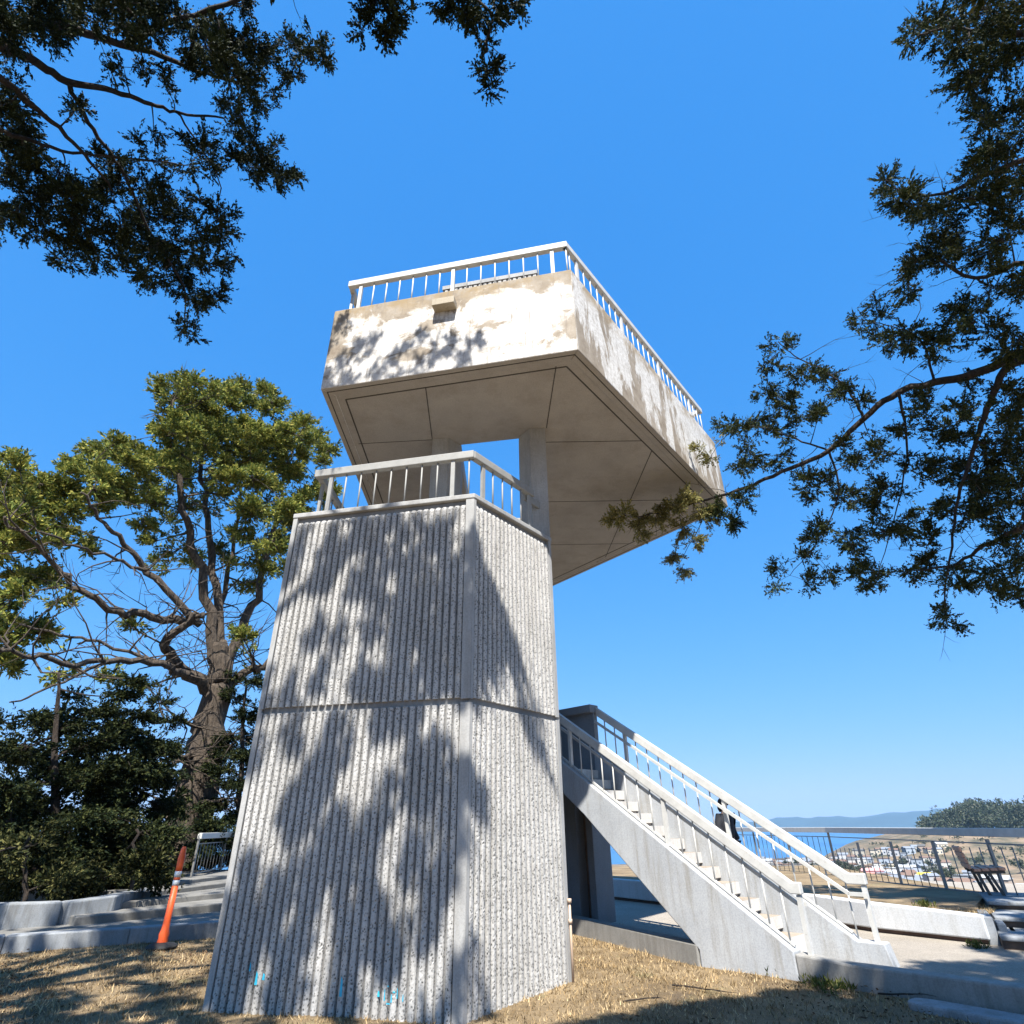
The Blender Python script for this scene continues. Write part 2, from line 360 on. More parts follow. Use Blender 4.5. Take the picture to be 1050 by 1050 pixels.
def panel(org, u, nrm, Ln, z0, z1, fl0, fl1, nr, seed, top):
    """flat border strips with rough broken ribs between them"""
    b = MB(); r_ = np.random.default_rng(seed)
    for s0, s1 in ((0.003, fl0), (Ln-fl1, Ln-.003)):
        b.extr([org+u*s0+V3(0, 0, z0), org+u*s1+V3(0, 0, z0), org+u*s1+V3(0, 0, z1), org+u*s0+V3(0, 0, z1)], -nrm*.06, 1)
    pitch = (Ln-fl0-fl1)/nr; zs = np.arange(z0+.015, z1-(.075 if top else .015), .017); m = len(zs)
    prof = [(-.42, -.052), (-.34, -.010), (-.20, .001), (.02, .003), (.20, .0), (.33, -.011), (.40, -.052)]
    for k in range(nr):
        c = fl0+pitch*(k+.5); vs = []
        wz = np.zeros(m)
        for i, z in enumerate(zs):
            for j, (q, d) in enumerate(prof):
                jit = 0 if j in (0, 6) else r_.normal()*.0007-(.006 if r_.random() < .04 else 0)
                if top and i > m-4: jit -= (i-(m-4))*.009 if j not in (0, 6) else 0
                sj = 0 if j in (0, 6) else r_.normal()*.0005
                vs.append(org+u*(c+q*pitch+sj+wz[i])+nrm*(min(d+jit, .006))+V3(0, 0, z))
        pn = 7; fs = [(i*pn+j, i*pn+j+1, (i+1)*pn+j+1, (i+1)*pn+j) for i in range(m-1) for j in range(pn-1)]
        fs += [tuple(range(pn)), tuple((m-1)*pn+j for j in range(pn))]
        if np.cross(u, [0, 0, 1.])@nrm < 0: fs = [f[::-1] for f in fs]
        b.add(vs, fs, 0, False)
    return b.build('ribbed_panel', [M_rib, M_flat], tw)
panel(Cc, uL, nL, 2.931, ZJ+.022, ZT-.002, .125, .07, 28, 1, True)['label'] = 'upper ribbed concrete panel on the wide face'
panel(Cc, uL, nL, 2.931, -.25, ZJ-.022, .125, .07, 28, 2, False)['label'] = 'lower ribbed concrete panel on the wide face, blue paint marks near its foot'
panel(Cc, uR, nR, 1.981, ZJ+.022, ZT-.002, .05, .07, 19, 3, True)['label'] = 'upper ribbed concrete panel on the narrow face'
panel(Cc, uR, nR, 1.981, -.25, ZJ-.022, .05, .07, 19, 4, False)['label'] = 'lower ribbed concrete panel on the narrow face'
# side panels hidden from the front
for a_, b_ in ((Rc, Rb), (Lb, Lc)):
    q = MB(); d = (b_-a_); d /= np.linalg.norm(d); nn = np.cross(d, [0, 0, 1.]); 
    q.extr([a_+V3(0, 0, -.3)+d*.01, b_+V3(0, 0, -.3), b_+V3(0, 0, ZT-.003), a_+V3(0, 0, ZT-.003)+d*.01], -nn*.05); q.build('side_panel', M_flat, tw)
# small blue spray marks low on the wide face (in the grooves and on the ribs)
def mark(px, py, w_, h_):
    q = MB()
    p = onplane(px, py, Cc+nL*.004, nL); q.extr([p-uL*w_/2, p+uL*w_/2, p+uL*w_*.35+V3(0, 0, h_), p-uL*w_*.3+V3(0, 0, h_*.8)], nL*.003); q.build('paint_mark', M_paint, tw)
for a in ((349, 1022, .03, .17), (262, 1010, .03, .12), (270, 1005, .03, .06), (256, 996, .02, .08), (388, 1022, .025, .05), (398, 1030, .05, .012), (394, 1026, .012, .10), (401, 1028, .014, .07), (407, 1024, .010, .09), (413, 1027, .012, .06), (404, 1018, .03, .012), (398, 1012, .02, .012)): mark(*a)
q = MB(); p0 = Rc+nR*.03-uR*.02; q.tube([p0+V3(0, 0, .0), p0+V3(0, 0, .86)], .016, 8)
q.tube([p0+V3(0, 0, .62), p0+V3(0, 0, .67)], .026, 8); q.tube([p0+V3(0, 0, .84), p0+V3(0, 0, .89)], .028, 8); q.build('pipe', M_pipe, tw)

def picket_mesh(r, h, name='picket'):
    b = MB(); b.tube([(0, 0, 0), (0, 0, h)], r, 8); return b.mesh(name, M_rail)
def railing(parent, a, b_, zb, zt, pos, posts, pick_r=.013, MR=None, post_w=.06, beam=(.10, .13), ext=(0, 0), label=None, side=None, seed=0):
    """posts and pickets at distances pos along a->b; the top beam over them"""
    a = np.asarray(a, float); b_ = np.asarray(b_, float); d = b_-a; d[2] = 0; d /= np.linalg.norm(d); Ln = np.linalg.norm((b_-a)[:2])
    q = MB(); q.bar(a-d*ext[0]+V3(0, 0, 0)+[0, 0, zt-beam[1]/2-a[2]], b_+d*ext[1]+[0, 0, zt-beam[1]/2-b_[2]], beam[0], beam[1])
    MR = MR or M_rail
    rail = q.build('railing', MR, parent, .012)
    if label: rail['label'] = label
    pm = picket_mesh(pick_r, zt-beam[1]-zb+.02); pm.materials.clear(); pm.materials.append(MR); q = MB(); q.box((0, 0, (zt-beam[1]-zb)/2+.01), d*post_w*.55, np.cross(d, [0, 0, 1.])*post_w*.38, (0, 0, (zt-beam[1]-zb)/2+.01)); po = q.mesh('post', MR)
    for s_ in pos:
        p = a+d*s_; isp = any(abs(s_-t) < 1e-6 for t in posts)
        o = link('post' if isp else 'picket', po if isp else pm, rail); o.location = (p[0], p[1], zb-.005)
    return rail
# tower-top railing, wide face then narrow face
off = .12
a0 = Cc-nL*off; sC = (a0-Cc)@uL
cor = Cc+(-nL-nR)*(off/(1+nL@nR))                 # inner corner of the two offset lines
pL = [onplane(x, y, cor, nL) for x, y in ((463.7, 506), (335.5, 522))]
s1, s2 = [(p-cor)@uL for p in pL]; gap = (s2-s1)/8
pos = [s1-gap]+[s1+gap*k for k in range(9)]
railing(tw, cor+V3(0, 0, 0), cor+uL*(s2+.30), ZT+.08, 6.95, pos, [s1, s2] if False else [pos[1], pos[9]], ext=(.03, 0), MR=M_rail_shade, label='top railing above the wide ribbed face', beam=(.10, .135))
pR = [onplane(x, y, cor, nR) for x, y in ((494.6, 530), (544, 560))]
t1, t2 = [(p-cor)@uR for p in pR]; gp = (t2-t1)/5
posr = [t1+gp*k for k in range(6)]
railing(tw, cor, cor+uR*(t2+.10), ZT+.08, 6.95, posr, [posr[0], posr[5]], ext=(.0, 0), MR=M_rail_shade, label='top railing above the narrow ribbed face', beam=(.10, .135))
q = MB(); e0 = cor+uR*(t2-.05)+[0, 0, 6.80]; q.bar(e0-nR*.075, e0-nR*.075+uR*.62, .05, .14); q.build('railing_bracket', M_rail_shade, tw, .01)
# return railing on the far left edge of the tower top
e1 = cor+uL*(s2+.24); e2 = e1+AZ(2)*2.9; railing(tw, e1+AZ(2)*.06, e2, ZT+.08, 6.94, [.15+.26*k for k in range(11)], [.15, .15+.26*10], MR=M_rail_shade, label='return railing along the side edge of the tower top', beam=(.10, .12))

# columns
PB, PT = 8.493, 10.405
q = MB(); q.prism([(.363, 9.19), (.662, 9.196), (.662, 9.75), (.156, 9.75), (.156, 9.472)], 5.5, PB+.02); q.build('column', M_flat, tw, .01)['label'] = 'column nearer the camera side corner'
q = MB(); q.prism([(-1.553, 9.495), (-1.232, 9.47), (-1.0, 9.745), (-1.0, 10.15), (-1.553, 10.15)], 5.5, PB+.02); q.build('column', M_flat, tw, .01)['label'] = 'column set back behind the top railing'
for x_ in (-1.55, .10):                            # rear pair of columns standing behind the base
    q = MB(); q.prism([(x_, 14.6), (x_+.45, 14.6), (x_+.45, 15.05), (x_, 15.05)], -.1, PB+.02) if x_ < 0 else q.prism([(x_-.1, 12.9), (x_+.3, 12.9), (x_+.3, 13.3), (x_-.1, 13.3)], 2.8, PB+.02); q.build('column', M_flat, tw, .01)

# deck
P0 = V3(1.104, 7.073); PL = P0+uL*4.505; PR = V3(5.25, 12.46)
dk = [P0, PR, V3(.62, 18.43), V3(-1.6, 18.43), V3(-3.45, 13.4), PL]
NX0, NX1, NY = -1.05, .30, 9.72
soff = [tuple(p[:2]) for p in offs(dk, .09)]
outer = soff[:3]+[(NX1, 18.34), (NX1, NY-.22), (NX0, NY), (NX0, 18.34)]+soff[3:]
q = MB(); q.prism(outer, PB+.018, PB+.36); q.build('deck_slab', M_soffit, tw)
inner = offs(dk, .22); n = len(dk)
for i in range(n):
    if i == 2: continue                            # the stair side is open
    a_, b_ = dk[i], dk[(i+1) % n]; ia, ib = inner[i], inner[(i+1) % n]
    q = MB(); q.prism([tuple(a_[:2]), tuple(b_[:2]), tuple(ib), tuple(ia)], PB, PT)
    o = q.build('parapet', [M_par2 if i == 0 else M_par, M_soffit], tw, .018)
    for pl_ in o.data.polygons: pl_.material_index = 1 if pl_.normal.z < -.8 else 0
    if i == 5: o['label'] = 'wide front parapet with peeling white paint'
    if i == 0: o['label'] = 'long side parapet streaked white over tan'
# soffit joints
def strip(a, b_, w_=.02, z_=.016):
    q.bar(np.array([a[0], a[1], PB+z_]), np.array([b_[0], b_[1], PB+z_]), w_, .006)
q = MB(); ins = offs(dk, .37); ins2 = offs(dk, .10)
for I, W in ((ins, .026), (ins2, .02)):
    for i in (5, 0, 1, 4): strip(I[i], I[(i+1) % n], W, .016 if I is ins else -.001)
q.build('soffit_border_joint', M_dark, tw)
def xr(y, I=ins):                                  # x of the right inset line at y
    a_, b_ = (I[0], I[1]) if y < I[1][1] else (I[1], I[2]); t = (y-a_[1])/(b_[1]-a_[1]); return a_[0]+t*(b_[0]-a_[0])
def sjoint(*a):
    global q
    q = MB(); strip(*a); q.build('soffit_joint', M_dark, tw)
sjoint((-1.48, 7.95), (-1.56, 9.49), .016); sjoint((.775, 7.47), (.69, 9.19), .016)
for y in (9.66, 12.1, 14.5): sjoint((.70 if y < 10 else NX1, y), (xr(y), y), .014)
sjoint((-3.05, 9.62), (-1.56, 9.52), .012); sjoint((2.90, 10.0), (2.66, 15.4), .016); sjoint((-1.56, 12.1), (-3.1, 12.1), .014)
# drain spout on the wide parapet
q = MB(); c = P0+uL*2.285; q.extr([c+uL*.205+V3(0, 0, 9.885), c-uL*.205+V3(0, 0, 9.885), c-uL*.205+V3(0, 0, 10.04), c+uL*.205+V3(0, 0, 10.04)], nL*.185); q.build('drain_spout', concrete('spout_concrete', (.42, .36, .27), (.52, .46, .36), (.25, .2, .14), .6), tw, .008)
# deck railings
cd = P0+(-nL-nR)*(.12/(1+nL@nR)); xs = (565.7, 464.3, 368.6)
sp = [(onplane(x, y, cd, nL)-cd)@uL for x, y in ((566.2, 265), (464.3, 292), (368.6, 308))]
pos = [sp[0]-.26]+[sp[0]+(sp[1]-sp[0])*k/7 for k in range(7)]+[sp[1]+(sp[2]-sp[1])*k/7 for k in range(8)]
railing(tw, cd, cd+uL*(sp[2]+.27), PT, 11.275, pos, [pos[1], pos[8], pos[15]], ext=(.04, 0), label='railing on top of the wide front parapet', beam=(.10, .15))
rl = 6.35; pos = [.12+.245*k for k in range(26)]
railing(tw, cd, cd+uR*rl, PT, 11.275, pos, [pos[k] for k in (1, 8, 15, 22)], ext=(.04, 0), label='railing on top of the long side parapet', beam=(.10, .15))
e1 = cd+uL*(sp[2]+.22); dd = AZ(-2); railing(tw, e1+dd*.06, e1+dd*5.2, PT, 11.27, [.12+.26*k for k in range(19)], [.12, .12+.26*7, .12+.26*14], label='railing on the far left edge of the deck', beam=(.10, .13))
e1 = cd+uR*(rl-.05); dd = V3(.62-5.25, 18.43-12.46); dd /= np.linalg.norm(dd); railing(tw, e1+dd*.08, e1+dd*6.5, PT, 11.27, [.15+.4*k for k in range(16)], [.15+.4*5, .15+.4*10, .15+.4*15], label='railing on the back edge of the deck', beam=(.10, .13))
# ribbed stair enclosure whose capped top shows just above the parapet
pa = onplane(455, 297, P0-nL*.75, nL); pb_ = onplane(551, 279.5, P0-nL*.75, nL); zt = (pa[2]+pb_[2])/2
q = MB(); q.bar(np.array([*pa[:2], zt-.05]), np.array([*pb_[:2], zt-.05]), .16, .10); e = q.build('enclosure_cap', M_flat, tw)
q = MB(); q.bar(np.array([*pa[:2], zt-.5])-uL*.02, np.array([*pb_[:2], zt-.5])+uL*.02, .09, .8)
Lq = np.linalg.norm((pb_-pa)[:2])
for k in range(int(Lq/.1)): p = pb_+uL*(.05+.1*k); q.box(np.array([p[0], p[1], zt-.5])+nL*.055, uL*.03, nL*.012, (0, 0, .38))
q.build('enclosure_panel', M_rib, tw)

# ================================================================== STAIRCASE (s up the flight, t across, z)
A0 = V3(3.36, 9.27); uS = AZ(-44.5); vS = AZ(45.5)
def st(s, t, z): return A0+uS*s+vS*t+V3(0, 0, z)
SL = .669
def ztop(s): return .29+SL*(s+.16)
TZ = .05                                            # terrace level
sc = empty('concrete_staircase', st(0, .6, TZ), 'white painted concrete staircase with railings rising behind the ribbed tower', 'staircase')
W0, W1 = 1.17, 1.40
SE = 3.72
q = MB(); q.extr([st(-.16, 0, .29), st(SE, 0, ztop(SE)), st(SE, 0, 2.36), st(3.12, 0, 1.9), st(1.19, 0, .17), (st(1.19, 0, -.2)), st(-.16, 0, -.2)], vS*.22)
q.build('stringer', M_stair, sc, .015)['label'] = 'near side stringer facing the lawn'
q = MB(); q.extr([st(-.93, W0, .0), st(-.86, W0, .305), st(-.53, W0, .305), st(SE, W0, .30+SL*(SE+.53)), st(SE, W0, 2.36), st(3.12, W0, 1.9), st(1.19, W0, .0)], vS*(W1-W0))
q.build('stringer', M_stair, sc, .015)['label'] = 'far side stringer ending in a low stained block'
q = MB()
for k in range(13):
    s0 = .19+.29*k; z1 = .33+.197*k; z0 = z1-.197 if k else TZ
    q = MB(); q.extr([st(s0-.02, .222, z0+.045), st(s0-.02, .222, z1), st(s0+.29, .222, z1), st(s0+.29, .222, z0+.01), st(s0+.03, .222, z0+.01), st(s0+.03, .222, z0+.045)], vS*(W0-.004-.222))
    q.mi = [1 if f_ == 2 else 0 for f_ in range(len(q.f))]; o = q.build('step', [M_riser, M_tread], sc)
    for pl_ in o.data.polygons: pl_.material_index = 1 if abs(pl_.normal.z) > .8 else 0
LZ = .33+.197*12
# landing slab, its solid guard, the wall and pier below
q = MB(); q.extr([st(3.735, .0, 2.36), st(3.735, .0, LZ-.004), st(5.9, .0, LZ-.004), st(5.9, .0, 2.36)], vS*1.40); q.build('landing', M_stair, sc)
q = MB(); q.extr([st(3.69, W0+.03, LZ), st(3.69, W0+.03, 3.80), st(5.9, W0+.03, 3.80), st(5.9, W0+.03, LZ)], vS*.12); q.build('guard_wall', M_pier_shade, sc)
q = MB(); q.extr([st(3.66, W0-.10, 3.80), st(3.66, W0-.10, 3.96), st(5.9, W0-.10, 3.96), st(5.9, W0-.10, 3.80)], vS*.28); q.build('guard_cap', M_pier_shade, sc, .02)
q = MB(); q.extr([st(4.47, 1.36, .1), st(4.47, 1.36, 2.34), st(5.7, 1.36, 2.34), st(5.7, 1.36, .1)], vS*.25); q.build('support_wall', M_pier_shade, sc)
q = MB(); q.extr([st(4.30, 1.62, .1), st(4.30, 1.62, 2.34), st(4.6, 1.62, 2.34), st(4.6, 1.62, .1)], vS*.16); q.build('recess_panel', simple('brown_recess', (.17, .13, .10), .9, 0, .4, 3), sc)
q = MB(); q.extr([st(4.13, 1.45, .1), st(4.13, 1.45, 2.34), st(4.29, 1.45, 2.34), st(4.29, 1.45, .1)], vS*.55); q.build('pier', M_pier_shade, sc, .015)
# under-stair fascia, its colour darkened for the shade of the tower
q = MB(); q.extr([st(3.74, .004, 1.7), st(3.74, .004, 2.355), st(5.9, .004, 2.355), st(5.9, .004, 1.7)], vS*.2); q.build('landing_beam', M_pier_shade, sc)

def slope_rail(t, s_end, s_top, zend, kink, label, first_base, gt, inner, zfun, basef, side):
    """top rail: horizontal stub at the foot then along the flight; pickets, posts and an inner grab rail"""
    q = MB(); hb = .135
    foot, kn, top = st(s_end, t, zend-hb/2), st(kink, t, zend-hb/2), st(s_top, t, zfun(s_top)-hb/2/math.cos(math.atan(SL)))
    k2 = st(kink, t, 0)
    # profile swept as one polygon
    c = hb/math.cos(math.atan(SL))
    q.extr([st(s_end, t-.05, zend), st(kink, t-.05, zend), st(s_top, t-.05, zfun(s_top)), st(s_top, t-.05, zfun(s_top)-c), st(kink+.03, t-.05, zend-hb), st(s_end, t-.05, zend-hb)], vS*.10)
    rail = q.build('railing', M_rail, sc, .012); rail['label'] = label
    # grab rail on posts, inner side
    gq = MB(); g0 = st(s_end, gt, zend-.245); g1 = st(kink+.02, gt, zend-.245); g2 = st(s_top, gt, zfun(s_top)-.285)
    gq.bar(g0, g1, .035, .045); gq.bar(g1, g2, .035, .045); gq.build('grab_rail', M_rail, rail)
    # base runner just above the stringer
    bq = MB(); bq.bar(st(kink+.12, t, basef(kink+.12)+.035), st(s_top, t, basef(s_top)+.035), .03, .03); bq.build('bottom_rail', M_rail, rail)
    k = 0; s_ = s_end+.05
    while s_ < s_top-.05:
        isp = k % 8 == 0 if k else True
        ztp = (zend if s_ < kink else zfun(s_))-hb*1.05; zb = basef(s_)-.01
        m_ = MB()
        if isp: m_.box(((st(s_, t, (zb+ztp)/2))), uS*.028, vS*.03, (0, 0, (ztp-zb)/2))
        else: m_.tube([st(s_, t, zb), st(s_, t, ztp)], .012, 8)
        m_.build('post' if isp else 'picket', M_rail, rail)
        k += 1; s_ = s_end+.05+.235*k
    return rail
nz = lambda s: 1.02+SL*(s+.29)
nb = lambda s: ztop(s) if s > -.16 else .25
slope_rail(.11, -.38, 3.72, 1.03, -.27, 'near side stair railing', 0, .19, True, nz, nb, 1)
fz = lambda s: 1.075+SL*(s+.58)
fb = lambda s: .30+SL*max(0, s+.53)
slope_rail(1.285, -.80, 3.66, 1.085, -.58, 'far side stair railing', 0, 1.20, True, fz, fb, -1)

# ================================================================== TERRACE, CURBS, SEAT WALLS
# terrace paving slab (structure) bounded by the curb lines
cL0 = atz(588, 941, TZ); cJ = st(1.19, .1, TZ)
tp = [st(-6, .15, 0), st(1.19, .15, 0), cJ+AZ(-28)*9, V3(-2, 24), V3(8, 26), V3(16, 20), V3(14, 4)]
q = MB(); q.prism([tuple(p[:2]) for p in tp], -.3, TZ); tag(q.build('terrace', M_pave), kind='structure')
q = MB(); q.extr([st(-.165, 0, -.25), st(-.165, 0, .265), st(-.8, 0, .225), st(-6.5, 0, .205), st(-6.5, 0, -.25)], vS*.24)
tag(q.build('curb', M_curb, None, .02), 'grey concrete curb between the shaded lawn and the paved terrace, right of the stair foot', 'curb')
dC = AZ(-27); j0 = st(1.22, -.01, 0)
q = MB(); nC = np.array([dC[1], -dC[0], 0]); q.extr([j0+V3(0, 0, -.25), j0+V3(0, 0, .235), j0+dC*5.5+V3(0, 0, .255), j0+dC*5.5+V3(0, 0, -.25)], nC*.22)
tag(q.build('curb', M_curb, None, .02), 'sunlit low concrete curb between the ribbed tower and the stair stringer', 'curb')
# raised bed of dry grass behind the white seat wall
wallpts = [atz(625, 922, TZ), atz(745, 936, TZ), atz(841, 947.5, TZ), atz(895, 956, TZ), atz(1017, 969.5, TZ)]
bed = [(p+AZ(45)*.17)[:2] for p in wallpts]; bz = [.43, .43, .43, .42, .38]
ez = V3(8.6, 12.5); 
bedpoly = [tuple(p) for p in bed]+[(8.0, 12.3), (8.9, 13.4), (10.2, 14.2), (13.4, 30), (2.0, 32), (-.5, 24)]
bedz = bz+[.42, .43, .33, .1, .1, .3]
q = MB(); q.prism(bedpoly, -.2, bedz); tag(q.build('raised_bed', M_lawn), kind='structure')
q = MB(); q2 = MB()
for i in range(len(wallpts)-1):
    a_, b_ = wallpts[i].copy(), wallpts[i+1].copy(); d = b_-a_; d /= np.linalg.norm(d); nn = np.array([-d[1], d[0], 0]); ht = [.505, .505, .50, .48, .42]
    if nn[1] < 0: nn = -nn
    q.extr([np.array([*a_[:2], TZ+.06]), np.array([*b_[:2], TZ+.06]), np.array([*b_[:2], ht[i+1]]), np.array([*a_[:2], ht[i]])], nn*.24)
    q2.extr([np.array([*(a_+nn*.06)[:2], TZ-.02]), np.array([*(b_+nn*.06)[:2], TZ-.02]), np.array([*(b_+nn*.06)[:2], TZ+.06]), np.array([*(a_+nn*.06)[:2], TZ+.06])], nn*.14)
e = q.build('seat_wall', M_wallw, None, .02); tag(e, 'long white concrete seat wall holding a bed of dry grass beyond the stair foot', 'seat wall')
q2.build('shadow_gap', simple('gap_shade', (.10, .06, .045), .9, 0, .3), e)  # dark strip, shade of the gap under the wall put into its colour
# return ledge at the end of the wall, then the path steps at the right
endp = wallpts[-1]
q = MB(); dr = AZ(31); nn = np.array([dr[1], -dr[0], 0])
for k_, (w0_, w1_, h_, l_) in enumerate(((-.02, .16, .36, 1.0), (.16, .30, .27, 1.5), (.30, .42, .17, 1.9))):
    e0_ = endp+nn*w0_+dr*(.04+.10*k_); q.extr([e0_+V3(0, 0, -.05), e0_+nn*(w1_-w0_)*.8+V3(0, 0, -.05), e0_+nn*(w1_-w0_)*.8+V3(0, 0, h_), e0_+V3(0, 0, h_)], dr*l_)
tag(q.build('stepped_ledge', M_oldwall, None, .02), 'blue-grey stepped concrete ledge turning back at the end of the white seat wall', 'ledge')
stp = empty('path_steps', atz(1040, 960, TZ), 'shaded path steps with dark risers climbing to the bench at the right edge', 'steps')
for k, (y0, z_) in enumerate(((973, .22), (953, .36), (937, .48))):
    a_ = atz(1030-k*7, y0-13, z_); d = AZ(121); bk = AZ(31); a_ = a_-d*.05
    q = MB(); q.prism([tuple(a_[:2]), tuple((a_+d*4)[:2]), tuple((a_+d*4+bk*1.9)[:2]), tuple((a_+bk*1.9)[:2])], z_-.06, z_); tr_ = q.build('step', M_oldwall, stp, .02)
    a_ = a_+bk*.07; q = MB(); q.prism([tuple(a_[:2]), tuple((a_+d*4)[:2]), tuple((a_+d*4+bk*1.8)[:2]), tuple((a_+bk*1.8)[:2])], -.05, z_-.062); q.build('riser', simple('dark_riser', (.10, .07, .055), .9, 0, .4), tr_)  # dark brown riser set back under each slab
# flat stone in the lawn, lower right
c = atz(1003, 1040, .03); q = MB(); ax = AZ(141); ay = np.array([ax[1], -ax[0], 0]); pl = []
for k in range(20):
    t = 2*math.pi*k/20; cx, sx = math.cos(t), math.sin(t); pl.append(tuple((c+ax*.62*np.sign(cx)*abs(cx)**.45+ay*.17*np.sign(sx)*abs(sx)**.5)[:2]))
q.prism(pl, -.05, .06); tag(q.build('paving_stone', M_oldwall, None, .02), 'pale rounded paving stone lying in the shaded lawn by the curb', 'stone')

# left side: curb, steps, curved seat wall
pts = [atz(x, y, 0) for x, y in ((-60, 984), (0, 978), (130, 969), (225, 961))]+[V3(-2.5, 14.6)]
q = MB()
for i in range(len(pts)-1):
    a_, b_ = pts[i], pts[i+1]; d = (b_-a_)/np.linalg.norm(b_-a_); nn = np.array([-d[1], d[0], 0])
    q.extr([a_+V3(0, 0, -.2), b_+V3(0, 0, -.2), b_+V3(0, 0, .24), a_+V3(0, 0, .24)], nn*.3)
tag(q.build('curb', M_oldwall, None, .02), 'low weathered curb edging the lawn behind the orange delineator post', 'curb')
q = MB(); q.prism([(-14, 12.2), tuple((pts[1]+V3(-.1, .2))[:2]), tuple((pts[2]+V3(0, .2))[:2]), tuple((pts[3]+V3(0, .2))[:2]), (-2.5, 14.8), (-2.5, 26), (-16, 26)], -.2, .19); tag(q.build('path', M_stepdark), kind='structure')
ls = empty('garden_steps', (-7.5, 16, .2), 'broad weathered steps climbing to the left of the ribbed tower', 'steps')
rows_ = [((103, 938), (232, 926), .33), ((140, 924), (232, 915), .44), ((165, 913), (232, 905), .54), ((180, 904), (236, 897), .63)]
for (a, c_, z) in rows_:
    pa_, pc_ = atz(*a, z), atz(*c_, z); d = (pc_-pa_)/np.linalg.norm(pc_-pa_); pc_ = pc_+d*2.5; pa_ = pa_-d*.4; nn = np.array([-d[1], d[0], 0])
    q = MB(); q.prism([tuple(pa_[:2]), tuple(pc_[:2]), tuple((pc_+nn*7)[:2]), tuple((pa_+nn*7)[:2])], .1, z); q.build('step', M_stepdark, ls, .02)
wl = [(-80, 955, 929), (0, 953, 927), (58, 948, 925), (66, 947.5, 925), (112, 936, 918.5), (160, 923, 911), (204, 911, 904)]
q = MB(); base = [atz(x, y, .2) for x, y, _ in wl]
base[4] = V3(-8.2, 14.2); base[5] = V3(-8.6, 16.2); base[6] = V3(-9.2, 19.0)
tops = [onplane(x, yt, bb, np.array([bb[0], bb[1], 0])/np.hypot(bb[0], bb[1]))[2] for (x, y, yt), bb in zip(wl, base)]
for i in range(len(wl)-1):
    if i == 2: continue
    a_, b_ = base[i], base[i+1]; d = (b_-a_)/np.linalg.norm(b_-a_); nn = np.array([-d[1], d[0], 0])
    if nn@V3(-1, 1) < 0: nn = -nn
    q.extr([np.array([*a_[:2], .1]), np.array([*b_[:2], .1]), np.array([*b_[:2], tops[i+1]]), np.array([*a_[:2], tops[i]])], nn*.35)
q.box((base[2]+base[3])/2*[1, 1, 0]+V3(-.12, .2, .3), V3(.10, .04), V3(-.03, .12), (0, 0, .26))
tag(q.build('seat_wall', M_oldwall, None, .03), 'curved low concrete seat wall with a cracked joint, in front of the dark shrubs', 'seat wall')

# ================================================================== FENCES
def fence(name, pts, n_gap, npk, label, ztop_, grp=None, M_top=M_steelw, posts_end=True, rail_h=.15):
    root = empty(name, pts[0], label, 'fence', grp); a_, b_ = np.asarray(pts[0], float), np.asarray(pts[1], float)
    za, zb_ = ztop_
    q = MB(); q.bar([a_[0], a_[1], za-rail_h/2], [b_[0], b_[1], zb_-rail_h/2], .12, rail_h); q.build('top_rail', M_top, root, .01)
    ln = np.linalg.norm((b_-a_)[:2]); tot = n_gap*npk
    q = MB(); q.bar([a_[0], a_[1], za-.27], [b_[0], b_[1], zb_-.27], .025, .025); q.build('middle_rail', M_steel, root)
    q = MB(); q.bar([a_[0], a_[1], a_[2]+.09], [b_[0], b_[1], b_[2]+.09], .03, .03); q.build('bottom_rail', M_steel, root)
    pmesh = None; hh = za-rail_h-a_[2]
    q = MB(); q.box((0, 0, hh/2), (.025, 0, 0), (0, .03, 0), (0, 0, hh/2+.02)); po = q.mesh('post', M_steel)
    q = MB(); q.tube([(0, 0, .09), (0, 0, za-.27-a_[2])], .011, 6); pk = q.mesh('picket', M_steel)
    for k in range(tot+1):
        p = a_+(b_-a_)*k/tot; isp = k % npk == 0
        o = link('post' if isp else 'picket', po if isp else pk, root); o.location = p
    return root
fA = V3(10.15, 12.4, .36); fB = V3(11.4, 21.6, .22)
# positions of the posts are read off the photo: 906 and 970
def fpt(x, D, z): p = ath(x, 850, D); p[2] = z; return p
fp = [fpt(1085, 14.6, .42), fpt(848, 24.0, .12)]
fence('terrace_fence', fp, 5, 6, 'long grey metal fence with pale top rail along the terrace edge above the town', (1.58, 1.60))
fence('terrace_fence', [fp[1], fpt(700, 36, .05)], 5, 8, 'stretch of metal fence seen between the bars of the stair railing', (1.60, 1.62))
a_ = atz(196, 899, .63); b_ = atz(243, 889, .63)
fence('path_fence', [V3(a_[0], a_[1], .60), V3(b_[0]*.98, b_[1], .66)], 2, 9, 'short metal fence with pale top rail at the head of the garden steps', (1.70, 1.72))

